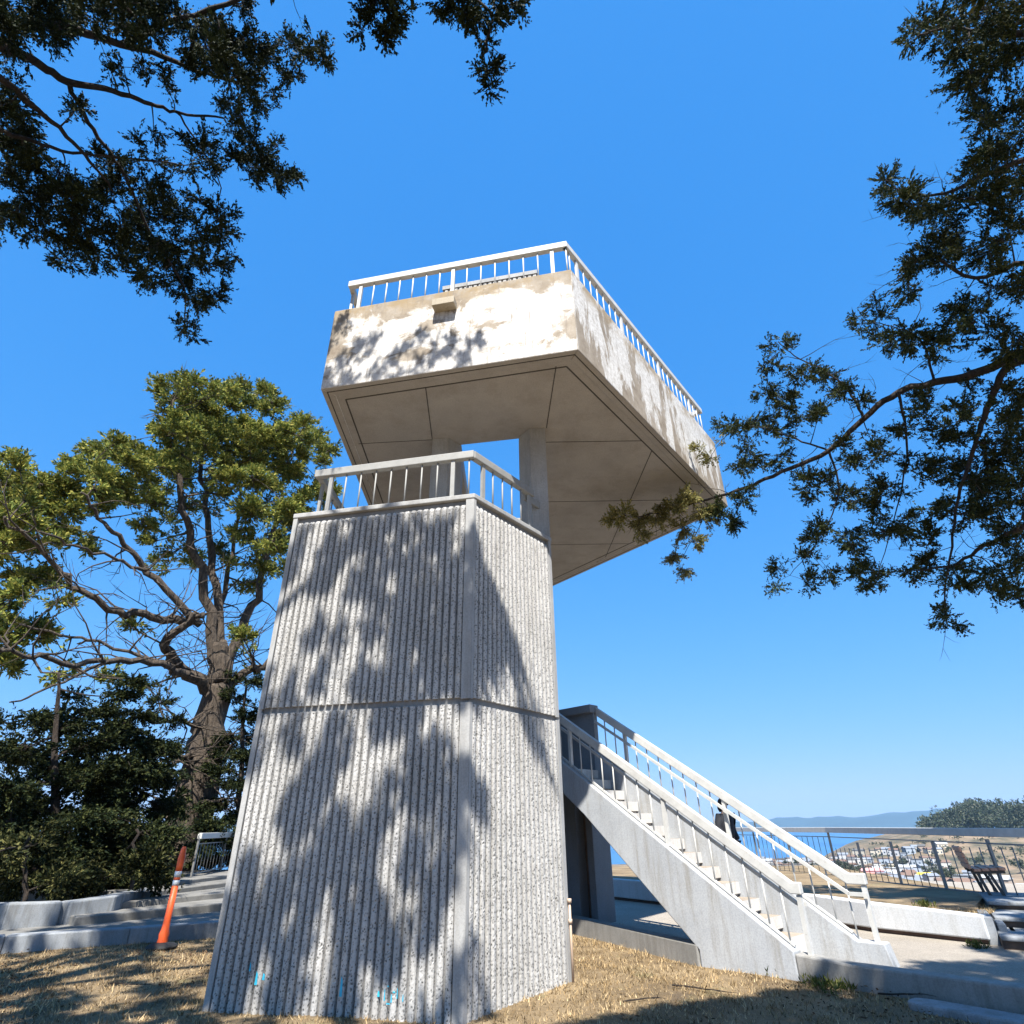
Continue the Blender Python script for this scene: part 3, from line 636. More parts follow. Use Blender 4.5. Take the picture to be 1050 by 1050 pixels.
# ================================================================== BENCH
bc = atz(1013, 920, .46); bx = AZ(117); by = np.array([bx[1], -bx[0], 0])   # bx: direction the sitter faces
bn = empty('park_bench', bc, 'brown slatted park bench on dark legs overlooking the bay by the terrace fence', 'bench')
ln = by*-.85
def bp(f, s_, z): return bc+bx*f+by*s_+V3(0, 0, z)
for k in range(4): q = MB(); q.box(bp(-.02+.13*k, -.5, .43+.008*k), bx*.055, by*.5, (0, 0, .024)); q.build('seat_slat', M_wood, bn, .008)
for k in range(4): q = MB(); f_ = -.13-.02*k; tl = np.array([*(bx*-.15)[:2], .95]); q.box(bp(f_, -.5, .485+.095*k), by*.5, tl*.043, np.cross(by, tl)*.024); q.build('back_slat', M_wood, bn, .008)
for s_ in (-.15, -.85):
    q = MB(); q.bar(bp(.08, s_, -.04), bp(-.02, s_, .40), .05, .05); q.bar(bp(.30, s_, -.04), bp(.16, s_, .40), .05, .05); q.bar(bp(-.10, s_, .385), bp(.42, s_, .40), .06, .05); q.bar(bp(-.10, s_, .39), bp(-.20, s_, .82), .04, .04); q.build('leg', M_benchleg, bn)

# ================================================================== DELINEATOR POST
dB = atz(165, 972, .01); dB = dB*[1, 1, 0]+V3(0, 0, .01)
top = onplane(189, 868, dB+V3(.05, .0), np.array([dB[0], dB[1], 0])/np.hypot(dB[0], dB[1]))
dl = empty('delineator_post', dB, 'tilted orange plastic delineator post with two white bands on a black rubber foot', 'traffic post')
ax = (top-dB); hh = np.linalg.norm(ax); ax /= hh; lean = V3(.03, 0)
def dp(t): return dB+ax*hh*t
q = MB(); q.tube([dp(0.03), dp(.06), dp(.09), dp(.13), dp(.18), dp(.25), dp(.60)], [.085, .085, .075, .085, .062, .056, .053], 16); q.tube([dp(.655), dp(.685)], .053, 16); q.tube([dp(.745), dp(.80), dp(.88), dp(.93), dp(.965), dp(1)], [.053, .056, .060, .05, .045, .03], 16)
q.build('post', M_orange, dl)
for t0, t1 in ((.60, .655), (.685, .745)): q = MB(); q.tube([dp(t0), dp(t1)], .055, 16); q.build('reflective_band', M_refl, dl)
q = MB(); q.tube([dB, dB+V3(0, 0, .03), dB+V3(0, 0, .055), dB+V3(0, 0, .08)], [.26, .25, .2, .09], 8); q.build('foot', M_rubber, dl)

# ================================================================== PERSON
def skin_obj(name, joints, edges, m, parent, sub=2):
    me = bpy.data.meshes.new(name); me.from_pydata([tuple(j[0]) for j in joints], edges, []); me.materials.append(m)
    o = link(name, me, parent); k = o.modifiers.new('skin', 'SKIN'); k.use_smooth_shade = True
    sv = me.skin_vertices[0].data
    for i, j in enumerate(joints): sv[i].radius = (j[1], j[2] if len(j) > 2 else j[1]); sv[i].use_root = (i == 0)
    s_ = o.modifiers.new('sub', 'SUBSURF'); s_.levels = sub; s_.render_levels = sub; return o
pc = ath(750, 880, 15.6); pc[2] = .47
pe = bpy.data.objects.new('person', None); COL.objects.link(pe); pe.location = pc
tag(pe, 'person in a dark jacket and dark cap walking on the terrace behind the stair railing', 'person')
fx = AZ(150); sx = AZ(60)                          # facing right and a little towards the camera
def pp(f, s_, z): return pc+fx*f+sx*s_+V3(0, 0, z)
J = [(pp(0, 0, .93), .14, .11), (pp(0, 0, 1.12), .13, .095), (pp(.0, 0, 1.32), .16, .10), (pp(0, 0, 1.44), .09, .08), (pp(.02, 0, 1.52), .055, .055), (pp(.03, 0, 1.62), .085, .10), (pp(.02, 0, 1.71), .07, .085),
     (pp(0, .17, 1.40), .06), (pp(-.06, .23, 1.14), .045), (pp(.04, .24, .92), .035), (pp(.07, .24, .84), .04, .02),
     (pp(0, -.17, 1.40), .06), (pp(-.04, -.22, 1.14), .045), (pp(.12, -.18, .96), .035), (pp(.17, -.15, .91), .04, .02),
     (pp(0, .09, .85), .095), (pp(.10, .10, .48), .06), (pp(.06, .10, .09), .045), (pp(.18, .10, .03), .04, .03),
     (pp(0, -.09, .85), .095), (pp(-.04, -.10, .48), .06), (pp(-.20, -.10, .11), .045), (pp(-.09, -.10, .03), .04, .03)]
E_ = [(0, 1), (1, 2), (2, 3), (3, 4), (4, 5), (5, 6), (2, 7), (7, 8), (8, 9), (9, 10), (2, 11), (11, 12), (12, 13), (13, 14), (0, 15), (15, 16), (16, 17), (17, 18), (0, 19), (19, 20), (20, 21), (21, 22)]
skin_obj('body', J, E_, M_skin, pe)
JJ = [(J[i][0], J[i][1]+.045, (J[i][2] if len(J[i]) > 2 else J[i][1])+.045) for i in (0, 1, 2, 3, 7, 8, 9, 11, 12, 13)]
skin_obj('jacket', JJ, [(0, 1), (1, 2), (2, 3), (2, 4), (4, 5), (5, 6), (2, 7), (7, 8), (8, 9)], M_jacket, pe)
JJ = [(J[i][0], J[i][1]+.035, (J[i][2] if len(J[i]) > 2 else J[i][1])+.035) for i in (0, 15, 16, 17, 19, 20, 21)]
skin_obj('trousers', JJ, [(0, 1), (1, 2), (2, 3), (0, 4), (4, 5), (5, 6)], M_pants, pe)
q = MB(); q.tube([pp(.015, 0, 1.625), pp(.01, 0, 1.68), pp(.01, 0, 1.74), pp(.01, 0, 1.775), pp(.01, 0, 1.79)], [.112, .117, .10, .06, .01], 16); q.box(pp(.13, 0, 1.665), fx*.06, sx*.07, (0, 0, .008)); q.build('cap', M_hair, pe)
q = MB(); q.tube([pp(-.05, 0, 1.50), pp(-.055, 0, 1.56), pp(-.05, 0, 1.66)], [.06, .085, .09], 12); q.build('hair', M_hair, pe)
for i_ in (18, 22): a_ = J[i_][0]; q = MB(); q.box(a_-fx*.04+V3(0, 0, 0), fx*.13, sx*.045, (0, 0, .035)); q.build('shoe', M_hair, pe, .02)

# ================================================================== FOLIAGE ENGINE
def unit(v): return v/np.linalg.norm(v, axis=-1, keepdims=True)
def leaflets(P, D, K, ln, wd, r_, spread=.8, fan=0.):
    """K narrow leaf quads around each tuft centre P along direction D; fan > 0 strings them along a spray of that length"""
    N = len(P); P = np.repeat(P, K, 0); D = np.repeat(D, K, 0)
    d = unit(D+spread*r_.normal(size=(N*K, 3))); s = unit(np.cross(d, r_.normal(size=(N*K, 3))))
    L_ = ln*r_.uniform(.45, 1.4, (N*K, 1)); W_ = wd*r_.uniform(.6, 1.4, (N*K, 1))
    if fan:
        t = r_.uniform(0, 1, (N*K, 1)); L_ = L_*(1.15-.6*t); P = P+D*fan*t+r_.normal(size=(N*K, 3))*ln*.10
    else: P = P+r_.normal(size=(N*K, 3))*ln*.28
    q = np.stack([P, P+d*L_*.5+s*W_, P+d*L_, P+d*L_*.45-s*W_], 1); return q.reshape(-1, 3)
class Tree:
    def __init__(s, name, base, label, seed, mleaf, mbark, cat='tree', group=None):
        s.root = empty(name, base, label, cat, group); s.r = np.random.default_rng(seed); s.wood = MB(); s.twig = MB(); s.L = []; s.L2 = []; s.nodes = []; s.ml = mleaf; s.mb = mbark
    def limb(s, pts, r0, r1, n=10, wob=.06, jitter=.0):
        pts = [np.asarray(p, float) for p in pts]; out = []
        for i in range(len(pts)-1):                # Catmull-Rom smoothing
            p0, p1, p2, p3 = pts[max(i-1, 0)], pts[i], pts[i+1], pts[min(i+2, len(pts)-1)]
            for k in range(5):
                t = k/5; out.append(.5*((2*p1)+(-p0+p2)*t+(2*p0-5*p1+4*p2-p3)*t*t+(-p0+3*p1-3*p2+p3)*t**3))
        out.append(pts[-1]); m = len(out)
        if jitter: out = [p+s.r.normal(size=3)*jitter*(0 < i < m-1) for i, p in enumerate(out)]
        rad = [r0+(r1-r0)*(i/(m-1))**.8 for i in range(m)]
        s.wood.tube(out, rad, n, wob=wob)
        for p, r_ in zip(out, rad): s.nodes.append((p, r_))
        return out
    def blob(s, c, rad, dens=1., ln=.10, wd=.012, K=9, ntw=9, flat=.75, up=.25, arm=.012, maxarm=1e9, arcleaf=1., tip=False, fan=0., lay=0.):
        c = np.asarray(c, float); r_ = s.r; LL = s.L2 if tip else s.L
        P = np.array([x[0] for x in s.nodes]); dd = np.linalg.norm(P-c, axis=1); cand = np.argsort(dd)[:6]; j = int(cand[0]); a = P[j]; da = dd[j]
        outd = unit(c-a) if da > 1e-3 else np.array([0, 0, 1.])
        if da < maxarm and da > rad*.5:
            mid = (a+c)/2+r_.normal(size=3)*da*.10+V3(0, 0, .08*da); arc = [a+(mid-a)*t*2*(1-t)+ (c-a)*t*t for t in np.linspace(0, 1, 8)]
            arc = [(1-t)**2*a+2*t*(1-t)*mid+t*t*c for t in np.linspace(0, 1, 8)]
            r1 = min(s.nodes[j][1]*.6, arm*(1+da*.7)); s.twig.tube(arc, [r1+(arm*.5-r1)*t for t in np.linspace(0, 1, 8)], 5)
            s.nodes += [(p, arm*.8) for p in arc[3::2]]
            nt_ = int((4+da/ln*.9*dens)*arcleaf); tt = r_.uniform(.35, 1, (nt_, 1)); pa = (1-tt)**2*a+2*tt*(1-tt)*mid+tt*tt*c+r_.normal(size=(nt_, 3))*ln*.9; LL.append(leaflets(pa, unit(r_.normal(size=(nt_, 3))+outd*.8*(fan > 0)+[0, 0, up]), K, ln, wd, r_, .42 if fan else .8, fan))
        for k in range(max(3, int(ntw))):
            e = unit(r_.normal(size=3)*[1, 1, 1-lay*.6]+outd*(.6+.5*(fan > 0)))*[1, 1, flat]*rad*r_.uniform(.45, 1.3); m_ = c+e*.5+r_.normal(size=3)*rad*.12; tip = c+e
            t = np.linspace(0, 1, 5)[:, None]; arc = (1-t)**2*(c-outd*rad*.3)+2*t*(1-t)*m_+t*t*tip
            s.twig.tube(list(arc), [arm*.45, arm*.4, arm*.32, arm*.25, arm*.15], 3, caps=False)
            nt_ = max(3, int(rad/ln*2.6*dens)); tt = r_.uniform(.25, 1.08, (nt_, 1)); pos_ = (1-tt)**2*(c-outd*rad*.3)+2*tt*(1-tt)*m_+tt*tt*tip+r_.normal(size=(nt_, 3))*rad*.09
            dr = unit(unit(tip-c)+r_.normal(size=(nt_, 3))*(.45 if fan else .5)*[1, 1, 1-lay*.5]+[0, 0, up]); LL.append(leaflets(pos_, dr, K, ln, wd, r_, .42 if fan else .8, fan))
    def bare(s, n, lo, hi, r0, near=None):
        nodes = [x for x in s.nodes if x[1] > r0*1.2]
        for _ in range(n):
            p, q_ = nodes[s.r.integers(len(nodes))]
            if near is not None and not near(p): continue
            d = unit(s.r.normal(size=3)*[1, 1, .6]+[0, 0, .1]); L_ = s.r.uniform(lo, hi); pts = [p]
            for k in range(5): d = unit(d+s.r.normal(size=3)*.28); pts.append(pts[-1]+d*L_/5)
            s.twig.tube(pts, [r0, r0*.8, r0*.6, r0*.45, r0*.3, r0*.15], 4, caps=False)
            for k in (2, 3, 4):
                e = unit(d+s.r.normal(size=3)*.8); s.twig.tube([pts[k], pts[k]+e*L_*.14, pts[k]+(e+[0, 0, .15])*L_*.26], [r0*.4, r0*.25, r0*.1], 3, caps=False)
    def finish(s, trunk='trunk'):
        t = s.wood.build(trunk, s.mb, s.root)
        if s.twig.v: s.twig.build('branches', s.mb, s.root)
        if s.L: link('crown', quads_mesh('crown', np.concatenate(s.L), s.ml), s.root)
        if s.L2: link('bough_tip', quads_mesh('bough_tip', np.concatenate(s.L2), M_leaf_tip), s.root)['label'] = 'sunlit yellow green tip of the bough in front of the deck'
        return s.root
def limb_px(pts, ds): return [atd(x, y, d) for (x, y), d in zip(pts, ds if hasattr(ds, '__len__') else [ds]*len(pts))]

# ---------------- overhead cypress whose boughs hang into the top-left corner
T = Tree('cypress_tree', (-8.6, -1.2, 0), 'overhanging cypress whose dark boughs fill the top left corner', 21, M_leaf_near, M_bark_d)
T.limb([(-8.6, -1.2, -.2), (-8.5, -1.1, 2.0), (-8.2, -.7, 4.0), (-7.8, 0, 6.0), (-7.2, 1.0, 8.6), (-6.6, 1.6, 11), (-6.2, 1.8, 14)], .55, .16, 14, .07)
KL = 1.4; D = 9.3*KL
def L1(px, ds, r0, r1): return T.limb(limb_px(px, [d_*KL for d_ in ds]), r0, r1, 8, .03, .012)
stub = V3(-7.4, .7, 8.0)
def LT(px, ds, r0, r1, start): T.limb([start]+limb_px(px, [d_*KL for d_ in ds]), r0*1.35, r1*1.35, 8, .03, .012)
LT([(-60, 30), (0, 48), (32, 61), (69, 83), (107, 91), (149, 104), (181, 115), (229, 121)], [8.8, 9, 9.1, 9.2, 9.3, 9.4, 9.5, 9.6], .075, .012, stub)
LT([(-60, 15), (0, 24), (64, 27), (123, 45), (176, 61), (213, 77), (267, 88)], [9.2, 9.3, 9.5, 9.6, 9.7, 9.8, 9.9], .085, .012, V3(-7.0, 1.3, 9.6))
LT([(-50, 60), (0, 80), (32, 107), (69, 139), (96, 171), (117, 197)], [8.4, 8.5, 8.6, 8.7, 8.8, 8.9], .055, .010, stub)
LT([(-40, 120), (0, 133), (53, 152), (107, 160), (181, 168)], [8.7, 8.8, 8.9, 9.0, 9.1], .04, .008, stub)
T.limb(limb_px([(69, 83), (85, 117), (112, 155), (128, 181), (150, 230), (175, 270), (190, 300), (188, 335)], 9.25*KL), 0.041, 0.009, 7, .03, .01)
T.limb(limb_px([(123, 45), (200, 15), (280, -10), (360, -20), (440, -15), (500, 8), (500, 45), (497, 60), (503, 95)], [13.6, 13.2, 12, 10.8, 10, 9.6, 9.5, 9.5, 9.5]), 0.041, 0.005, 6, .03, .012)
T.limb(limb_px([(181, 115), (205, 150), (225, 185), (222, 225)], 9.5*KL), 0.019, 0.008, 6, .02, .01)
BL_ = [(180,10,30),(150,20,25),(200,30,25),(215,50,18),(240,72,18),(262,62,18),(300,48,13),(322,48,12),(338,60,7),(300,75,8),(262,105,9),(380,5,13),(400,12,15),(372,30,6),(395,35,7),(470,3,16),(490,12,13),(507,8,10),(530,2,7),(497,42,5),(500,72,7),(503,92,4),
 (10,170,25),(25,200,22),(45,230,20),(20,140,18),(60,180,20),(70,250,18),(90,205,22),(100,240,24),(120,175,18),(130,212,26),(140,258,24),(115,272,17),(160,185,22),(165,222,25),(170,262,25),(190,200,24),(182,290,18),(200,240,22),(200,312,14),(188,335,10),(222,300,12),(232,320,6),(216,270,15),(232,200,20),(230,165,18),(262,172,18),(282,180,13),(299,182,7),(252,135,16),(222,132,20),(272,152,13),(202,152,20),(226,236,12),(240,262,6),(100,10,18),(60,8,20),(28,12,22),(5,30,20),(120,72,10),(78,112,10),(150,72,14),(180,88,12),(12,105,14),(48,32,14),(10,60,12),(232,60,15),(225,30,15),(250,40,15),(235,105,9),(0,225,18),(15,120,15),(35,160,18),(150,140,12),(130,8,18),(240,5,12),(275,95,6),(200,345,5),(70,210,15),(110,195,10),(150,285,14),(75,225,12),(60,265,6)]
def scatter(lst, r_, small=7):
    out = []
    for x, y, q_ in lst:
        if q_ < small: out.append((x, y, q_)); continue
        out.append((x, y, q_*.72))
        for _ in range(2 if q_ < 14 else 3):
            a = r_.uniform(0, 6.28); d = q_*r_.uniform(.5, 1.0); out.append((x+d*math.cos(a), y+d*math.sin(a), q_*r_.uniform(.3, .55)))
    return out
for x, y, r_ in scatter(BL_, T.r):
    if T.r.random() < .17 and x < 345: continue
    d_ = D+T.r.uniform(-1.1, 1.1)
    if x > 345: d_ = 9.5+T.r.uniform(-.2, .2)
    T.blob(atd(x, y, d_), r_/600*d_*1.0, .66, .062, .0110, 17, 4+r_*.5, .7, -.12, .010, fan=.17, lay=.4)
# unseen boughs added above and behind the camera to throw the dappled shade on the tower and the left lawn
def shade(T, p, t, rad, dens=1.3, ln=.13, arm=.02):
    c = np.asarray(p, float)+SD*t
    x, y = proj(c)
    if -80 < x < 1130 and -60 < y < 1130: return False
    T.blob(c, rad, dens, ln*.75, .018, 12, 7, 1.0, -.1, arm, 2.6, 0, fan=.16); return True
T.limb([(-7.2, 1.0, 8.6), (-5.6, .6, 9.6), (-4.0, .9, 10.4), (-2.5, 1.3, 10.9), (-1.2, 1.6, 11.4)], .14, .02, 8, .04, .02)
T.limb([(-7.4, .6, 7.8), (-6.0, -.8, 8.2), (-4.4, -1.4, 8.4), (-2.8, -1.2, 8.7), (-1.2, -.9, 9.1)], .13, .03, 8, .04, .02)
T.limb([(-6.6, 1.6, 11), (-5.0, 1.9, 12.4), (-3.2, 2.2, 13.4), (-1.6, 2.6, 14.0)], .12, .03, 8, .04, .02)
T.limb([(-4.0, .9, 10.4), (-3.0, .2, 10.2), (-2.0, -.2, 9.9), (-1.0, .2, 9.9)], .06, .02, 6, .04, .02)
SH = [(345,560,13),(372,548,12),(400,545,13),(432,545,12),(458,552,10),(478,556,9),(330,590,10),(368,590,9),(405,585,15),(440,588,16),(470,590,14),(492,590,10),(385,625,12),(420,625,16),(455,628,16),(480,625,12),(320,640,8),(350,650,8),(400,660,13),(435,665,16),(468,668,15),(490,660,12),(505,650,10),(375,695,10),(410,700,13),(445,700,15),(475,700,12),(330,690,7),(300,700,7),(520,640,9),(532,665,8),(540,690,6),(508,612,8),(498,575,6),
 (310,555,8),(300,590,7),(515,700,6),(525,735,6),(430,735,14),(460,740,14),(400,740,10),(350,745,9),(300,750,8),(340,780,14),(370,790,14),(320,800,12),(300,830,14),(330,840,14),(280,790,8),(440,780,12),(455,810,13),(420,830,10),(470,790,12),(450,850,12),(400,810,8),(310,870,14),(350,860,12),(380,880,12),(290,900,12),(320,910,12),(420,880,10),(445,900,12),(400,920,13),(360,930,12),(250,900,9),(240,930,10),(270,950,12),(230,970,14),(250,990,12),(300,960,8),(340,970,10),(380,960,14),(410,960,12),(440,950,8),(225,1010,12),(390,1000,10),(430,1000,9),(280,1015,8),(490,800,5),(490,840,5),(350,1015,8)]
SH2 = []
for x, y, r_ in SH:
    if x > 494: continue
    if y > 735 and T.r.random() < .42: continue
    for k in range(3 if r_ > 8 else 2): SH2.append((x+T.r.normal()*r_*.45, y+T.r.uniform(-1.1, 1.1)*r_, r_*T.r.uniform(.34, .6)))
for x, y, r_ in SH2:
    f_ = (Cc, nL) if x < 484 else (Cc, nR); p = onplane(x, y, *f_)
    rr = r_/600*np.linalg.norm(p-O)*1.15; ok = False
    for t in (9.0, 10, 11, 12, 13):
        if shade(T, p, t+T.r.uniform(0, .8), rr*.98, 2.2, .10, .02): break
for x, y, r_ in [(352,375,10),(365,362,9),(378,352,7),(360,392,8),(380,385,8),(395,372,8),(410,365,7),(402,388,9),(425,378,9),(440,368,6),(430,350,4),(450,360,5),(462,352,4),(470,375,6),(488,352,3),(482,362,4),(345,398,6),(340,385,6)]:
    p = onplane(x, y, P0, nL)
    for t in (5.5, 6.5, 7.5, 8.5):
        if shade(T, p, t, r_/600*np.linalg.norm(p-O)*.95, .8, .11): break
T.limb([(-6.2, 1.8, 14), (-7.2, 3.2, 15.5), (-8.2, 4.4, 16.4), (-9.6, 5.4, 17)], .12, .03, 8, .04, .02)
T.limb([(-7.2, 3.2, 15.5), (-5.6, 4.0, 16.6), (-4.4, 4.6, 17.4)], .08, .03, 8, .04, .02)
T.limb([(-6.2, 1.8, 14), (-7.4, 2.0, 17), (-8.6, 2.0, 20)], .14, .03, 8, .04, .02)
T.limb([(-7.4, 2.0, 17), (-9.4, 3.2, 18.4), (-11.2, 3.6, 19.5)], .1, .03, 8, .04, .02)
T.limb([(-7.2, 1.0, 8.6), (-7.0, 2.0, 10.8), (-7.2, 3.0, 12.4)], .1, .03, 8, .04, .02)
for k in range(190):
    if k < 105: x = T.r.uniform(-60, 470); y = T.r.uniform(985, 1055)
    else: x = T.r.uniform(-40, 240); y = T.r.uniform(905, 962)
    if k >= 105 and 145 < x < 215: continue
    p = atz(x, y, 0 if k < 105 else .25)
    if k >= 105 or T.r.random() < (.95 if x < 240 else .5):
        for t in (8, 9.5, 11, 13, 15, 17, 19, 21, 24, 27):
            if shade(T, p, t+T.r.uniform(0, 1), T.r.uniform(.18, .38), 1.2): break
T.bare(70, .4, 1.0, .008, near=lambda p: p[1] > 3.5)
T.finish()

# ---------------- cypress on the right
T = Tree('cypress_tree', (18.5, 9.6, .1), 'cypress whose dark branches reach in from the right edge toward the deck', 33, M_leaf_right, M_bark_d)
KD = 14.3/8.3
tr = [V3(18.5, 9.6, -.1), V3(18.4, 9.6, 4), V3(18.2, 9.4, 8), V3(18.0, 9.2, 12), V3(17.6, 8.8, 16), V3(17.2, 8.4, 20), V3(16.8, 8, 24)]
T.limb(tr, .6, .2, 14, .07)
LTt = lambda px, ds, r0, r1, start: T.limb([start]+limb_px(px, [d_*KD for d_ in ds]), r0, r1, 8, .03, .012)
LTt([(1110, 345), (1050, 361), (1009, 380), (958, 393), (921, 402), (885, 430), (850, 462), (801, 484), (763, 501), (726, 512), (690, 522), (655, 530)], [8.6, 8.5, 8.4, 8.3, 8.2, 8.1, 8.0, 7.95, 7.9, 7.85, 7.8, 7.75], 0.115, 0.012, V3(18.2, 9.4, 8))
LTt([(1110, 380), (1040, 372), (1020, 400), (1008, 430), (1000, 455), (985, 500), (975, 560), (968, 620)], [8.3, 8.3, 8.3, 8.2, 8.1, 8.0, 8.0, 8.0], 0.102, 0.012, V3(18.2, 9.4, 7.6))
LTt([(1120, 150), (1060, 160), (1010, 180), (960, 200), (915, 192)], [8.8, 8.6, 8.4, 8.3, 8.3], 0.102, 0.010, V3(18.0, 9.2, 12))
LTt([(1110, 40), (1050, 35), (1010, 35), (970, 28), (940, 38)], [8.8, 8.6, 8.4, 8.3, 8.3], 0.102, 0.010, V3(17.6, 8.8, 15))
LTt([(1110, 520), (1050, 540), (1010, 560), (975, 580), (935, 585)], [8.0, 8, 8, 8.1, 8.1], 0.085, 0.010, V3(18.3, 9.5, 6))
LTt([(1110, 280), (1050, 270), (1000, 285), (950, 262), (920, 285)], [8.6, 8.5, 8.5, 8.4, 8.4], 0.085, 0.010, V3(18.1, 9.3, 10))
T.limb(limb_px([(885, 430), (870, 400), (845, 380), (815, 365), (798, 350)], 8.2*KD), 0.029, 0.008, 6, .02, .01)
T.limb(limb_px([(850, 462), (815, 450), (780, 438), (750, 438)], 8.3*KD), 0.026, 0.008, 6, .02, .01)
T.limb(limb_px([(850, 462), (860, 500), (845, 545), (810, 590)], 8.2*KD), 0.026, 0.006, 6, .02, .01)
T.limb(limb_px([(958, 393), (945, 350), (915, 335), (885, 328)], 8.3*KD), 0.026, 0.006, 6, .02, .01)
T.limb(limb_px([(921, 402), (930, 460), (920, 520), (900, 590)], 8.1*KD), 0.029, 0.006, 6, .02, .01)
T.limb(limb_px([(726, 512), (715, 545), (695, 580)], 8.7*KD), 0.013, 0.005, 5, .02, .01)
BR_ = [(985,18,30),(1020,55,36),(1038,120,34),(957,30,16),(1045,180,28),(1032,232,24),(1000,85,22),(1010,10,25),(1045,20,30),(935,38,8),(1005,120,12),(1015,150,20),
 (905,194,13),(925,202,16),(945,212,16),(965,215,18),(988,240,20),(1000,202,20),(958,262,18),(938,270,14),(926,292,11),(1002,290,22),(1030,300,26),(985,322,20),(1020,342,22),(900,325,14),(882,330,9),(930,340,16),(950,352,17),(905,350,11),
 (800,354,14),(792,374,11),(822,384,16),(848,388,12),(868,396,13),(787,402,11),(802,418,14),(750,436,13),(733,441,7),(770,436,15),(800,442,15),(838,430,14),(878,420,11),(770,466,14),(757,480,11),(800,470,14),
 (832,500,19),(862,510,19),(842,540,16),(870,547,18),(822,570,11),(802,588,9),(795,602,5),(850,590,11),(880,575,15),(910,500,20),(940,482,20),(925,540,20),(962,452,20),(985,432,18),(1012,470,24),(1040,450,26),(960,520,22),(1000,530,22),(1040,540,26),(900,590,15),(940,582,17),(830,600,9),(980,590,17),(1020,590,22),(1045,605,15),(970,630,9),(980,642,6),(1040,400,20),(990,385,13),(1045,500,22),(985,490,18),(900,460,14),(870,470,12),(950,420,14),(1025,430,18),(1048,350,20),(1010,260,16),(1045,270,16),(905,545,14),(955,550,16),(1015,505,18),(860,450,8),(1045,570,18),(920,440,10)]
for x, y, r_ in scatter(BR_, T.r):
    if T.r.random() < .2: continue
    d_ = 8.3*KD+T.r.uniform(-1.1, 1.1); T.blob(atd(x, y, d_), r_/600*d_*1.0, .66, .066, .0115, 17, 4+r_*.5, .7, .08, .010, fan=.19, lay=.4)
for x, y, r_ in [(628,532,8),(640,528,11),(658,532,12),(676,528,12),(690,520,12),(705,512,10),(720,525,13),(740,520,13),(700,542,9),(692,570,8),(698,585,7),(655,545,7),(712,555,8),(750,535,9),(760,510,12),(728,470,5),(715,460,3)]:
    d_ = 13.3+T.r.uniform(-.3, .3); T.blob(atd(x, y, d_), r_/600*d_*1.05, .9, .060, .010, 16, 6+r_*.7, .8, .1, .012, tip=(x < 735), fan=.16)
T.bare(130, .5, 1.3, .010)
# unseen boughs added to shade the right-hand lawn, curb and path
T.limb([(18.0, 9.2, 12), (14.5, 6.0, 12.5), (10.5, 3.6, 11.5), (7.6, 1.6, 10.8), (5.4, .4, 10.4), (3.4, -.8, 10.2), (1.6, -1.2, 10.0)], .2, .03, 8, .04, .02)
T.limb([(18.1, 9.3, 10), (14, 5.4, 9.6), (10, 3.0, 9.0), (7.6, 1.4, 8.8), (5.2, .2, 8.6)], .16, .03, 8, .04, .02)
for k in range(400):
    u_ = T.r.random()
    if u_ < .14: x, y = T.r.uniform(830, 1090), T.r.uniform(1000, 1036)
    elif u_ < .57: x, y = T.r.uniform(600, 1090), T.r.uniform(1008, 1050); y = max(y, 1046-(x-600)*.17)
    elif u_ < .74: x, y = T.r.uniform(935, 1090), T.r.uniform(985, 1015)
    elif u_ < .88: x, y = T.r.uniform(1012, 1080), T.r.uniform(922, 985)
    else: x, y = T.r.uniform(985, 1080), T.r.uniform(905, 925)
    p = atz(x, y, .1)
    for t in (8.5, 10, 11.5, 13, 15, 17):
        if shade(T, p, t+T.r.uniform(0, 1), T.r.uniform(.10, .26), 1.5): break
T.finish()

# ---------------- big cypress left of the tower
bd = 25.; 
def bt(x, y, d=0): return ath(x, y, bd+d)
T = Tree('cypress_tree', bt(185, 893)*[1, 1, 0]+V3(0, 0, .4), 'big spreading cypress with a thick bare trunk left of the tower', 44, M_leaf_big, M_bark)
T.limb([bt(172, 925), bt(176, 890), bt(190, 850), bt(204, 800), bt(214, 755), bt(222, 715), bt(224, 690), bt(223, 660)], .95, .34, 22, .09, .04)
TL = lambda px, ds, r0, r1: T.limb([bt(x, y, d) for (x, y), d in zip(px, np.linspace(ds[0], ds[1], len(px)))], r0*.66, r1*.7, 8, .02, .06)
TL([(222, 712), (193, 692), (172, 676), (174, 656), (190, 640), (207, 630)], (0, -2), .42, .14)
TL([(193, 692), (166, 681), (110, 678), (66, 681), (10, 665), (-40, 650)], (-1, -6), .22, .05)
TL([(195, 638), (166, 634), (121, 628), (83, 606), (61, 584), (33, 557), (5, 530)], (-1, -4), .26, .06)
TL([(222, 700), (213, 612), (193, 546), (182, 490), (171, 450), (178, 410)], (0, -1), .36, .07)
TL([(224, 700), (221, 601), (213, 529), (207, 470), (215, 420)], (0, 2), .32, .07)
TL([(205, 640), (160, 595), (132, 562), (105, 535), (83, 505)], (-1, -3), .24, .06)
TL([(226, 705), (248, 645), (265, 605), (276, 560), (290, 500), (300, 460)], (0, 1), .36, .06)
TL([(228, 712), (250, 690), (275, 680), (300, 640), (310, 580)], (0, -1), .34, .08)
TL([(150, 585), (120, 575), (80, 560), (40, 545)], (-2, -5), .10, .04)
TL([(166, 681), (120, 665), (70, 650), (20, 640)], (-2, -3), .10, .04); TL([(110, 678), (60, 700), (10, 720)], (-3, -4), .09, .03)
TL([(221, 640), (235, 580), (245, 520), (250, 470)], (1, 3), .2, .05)
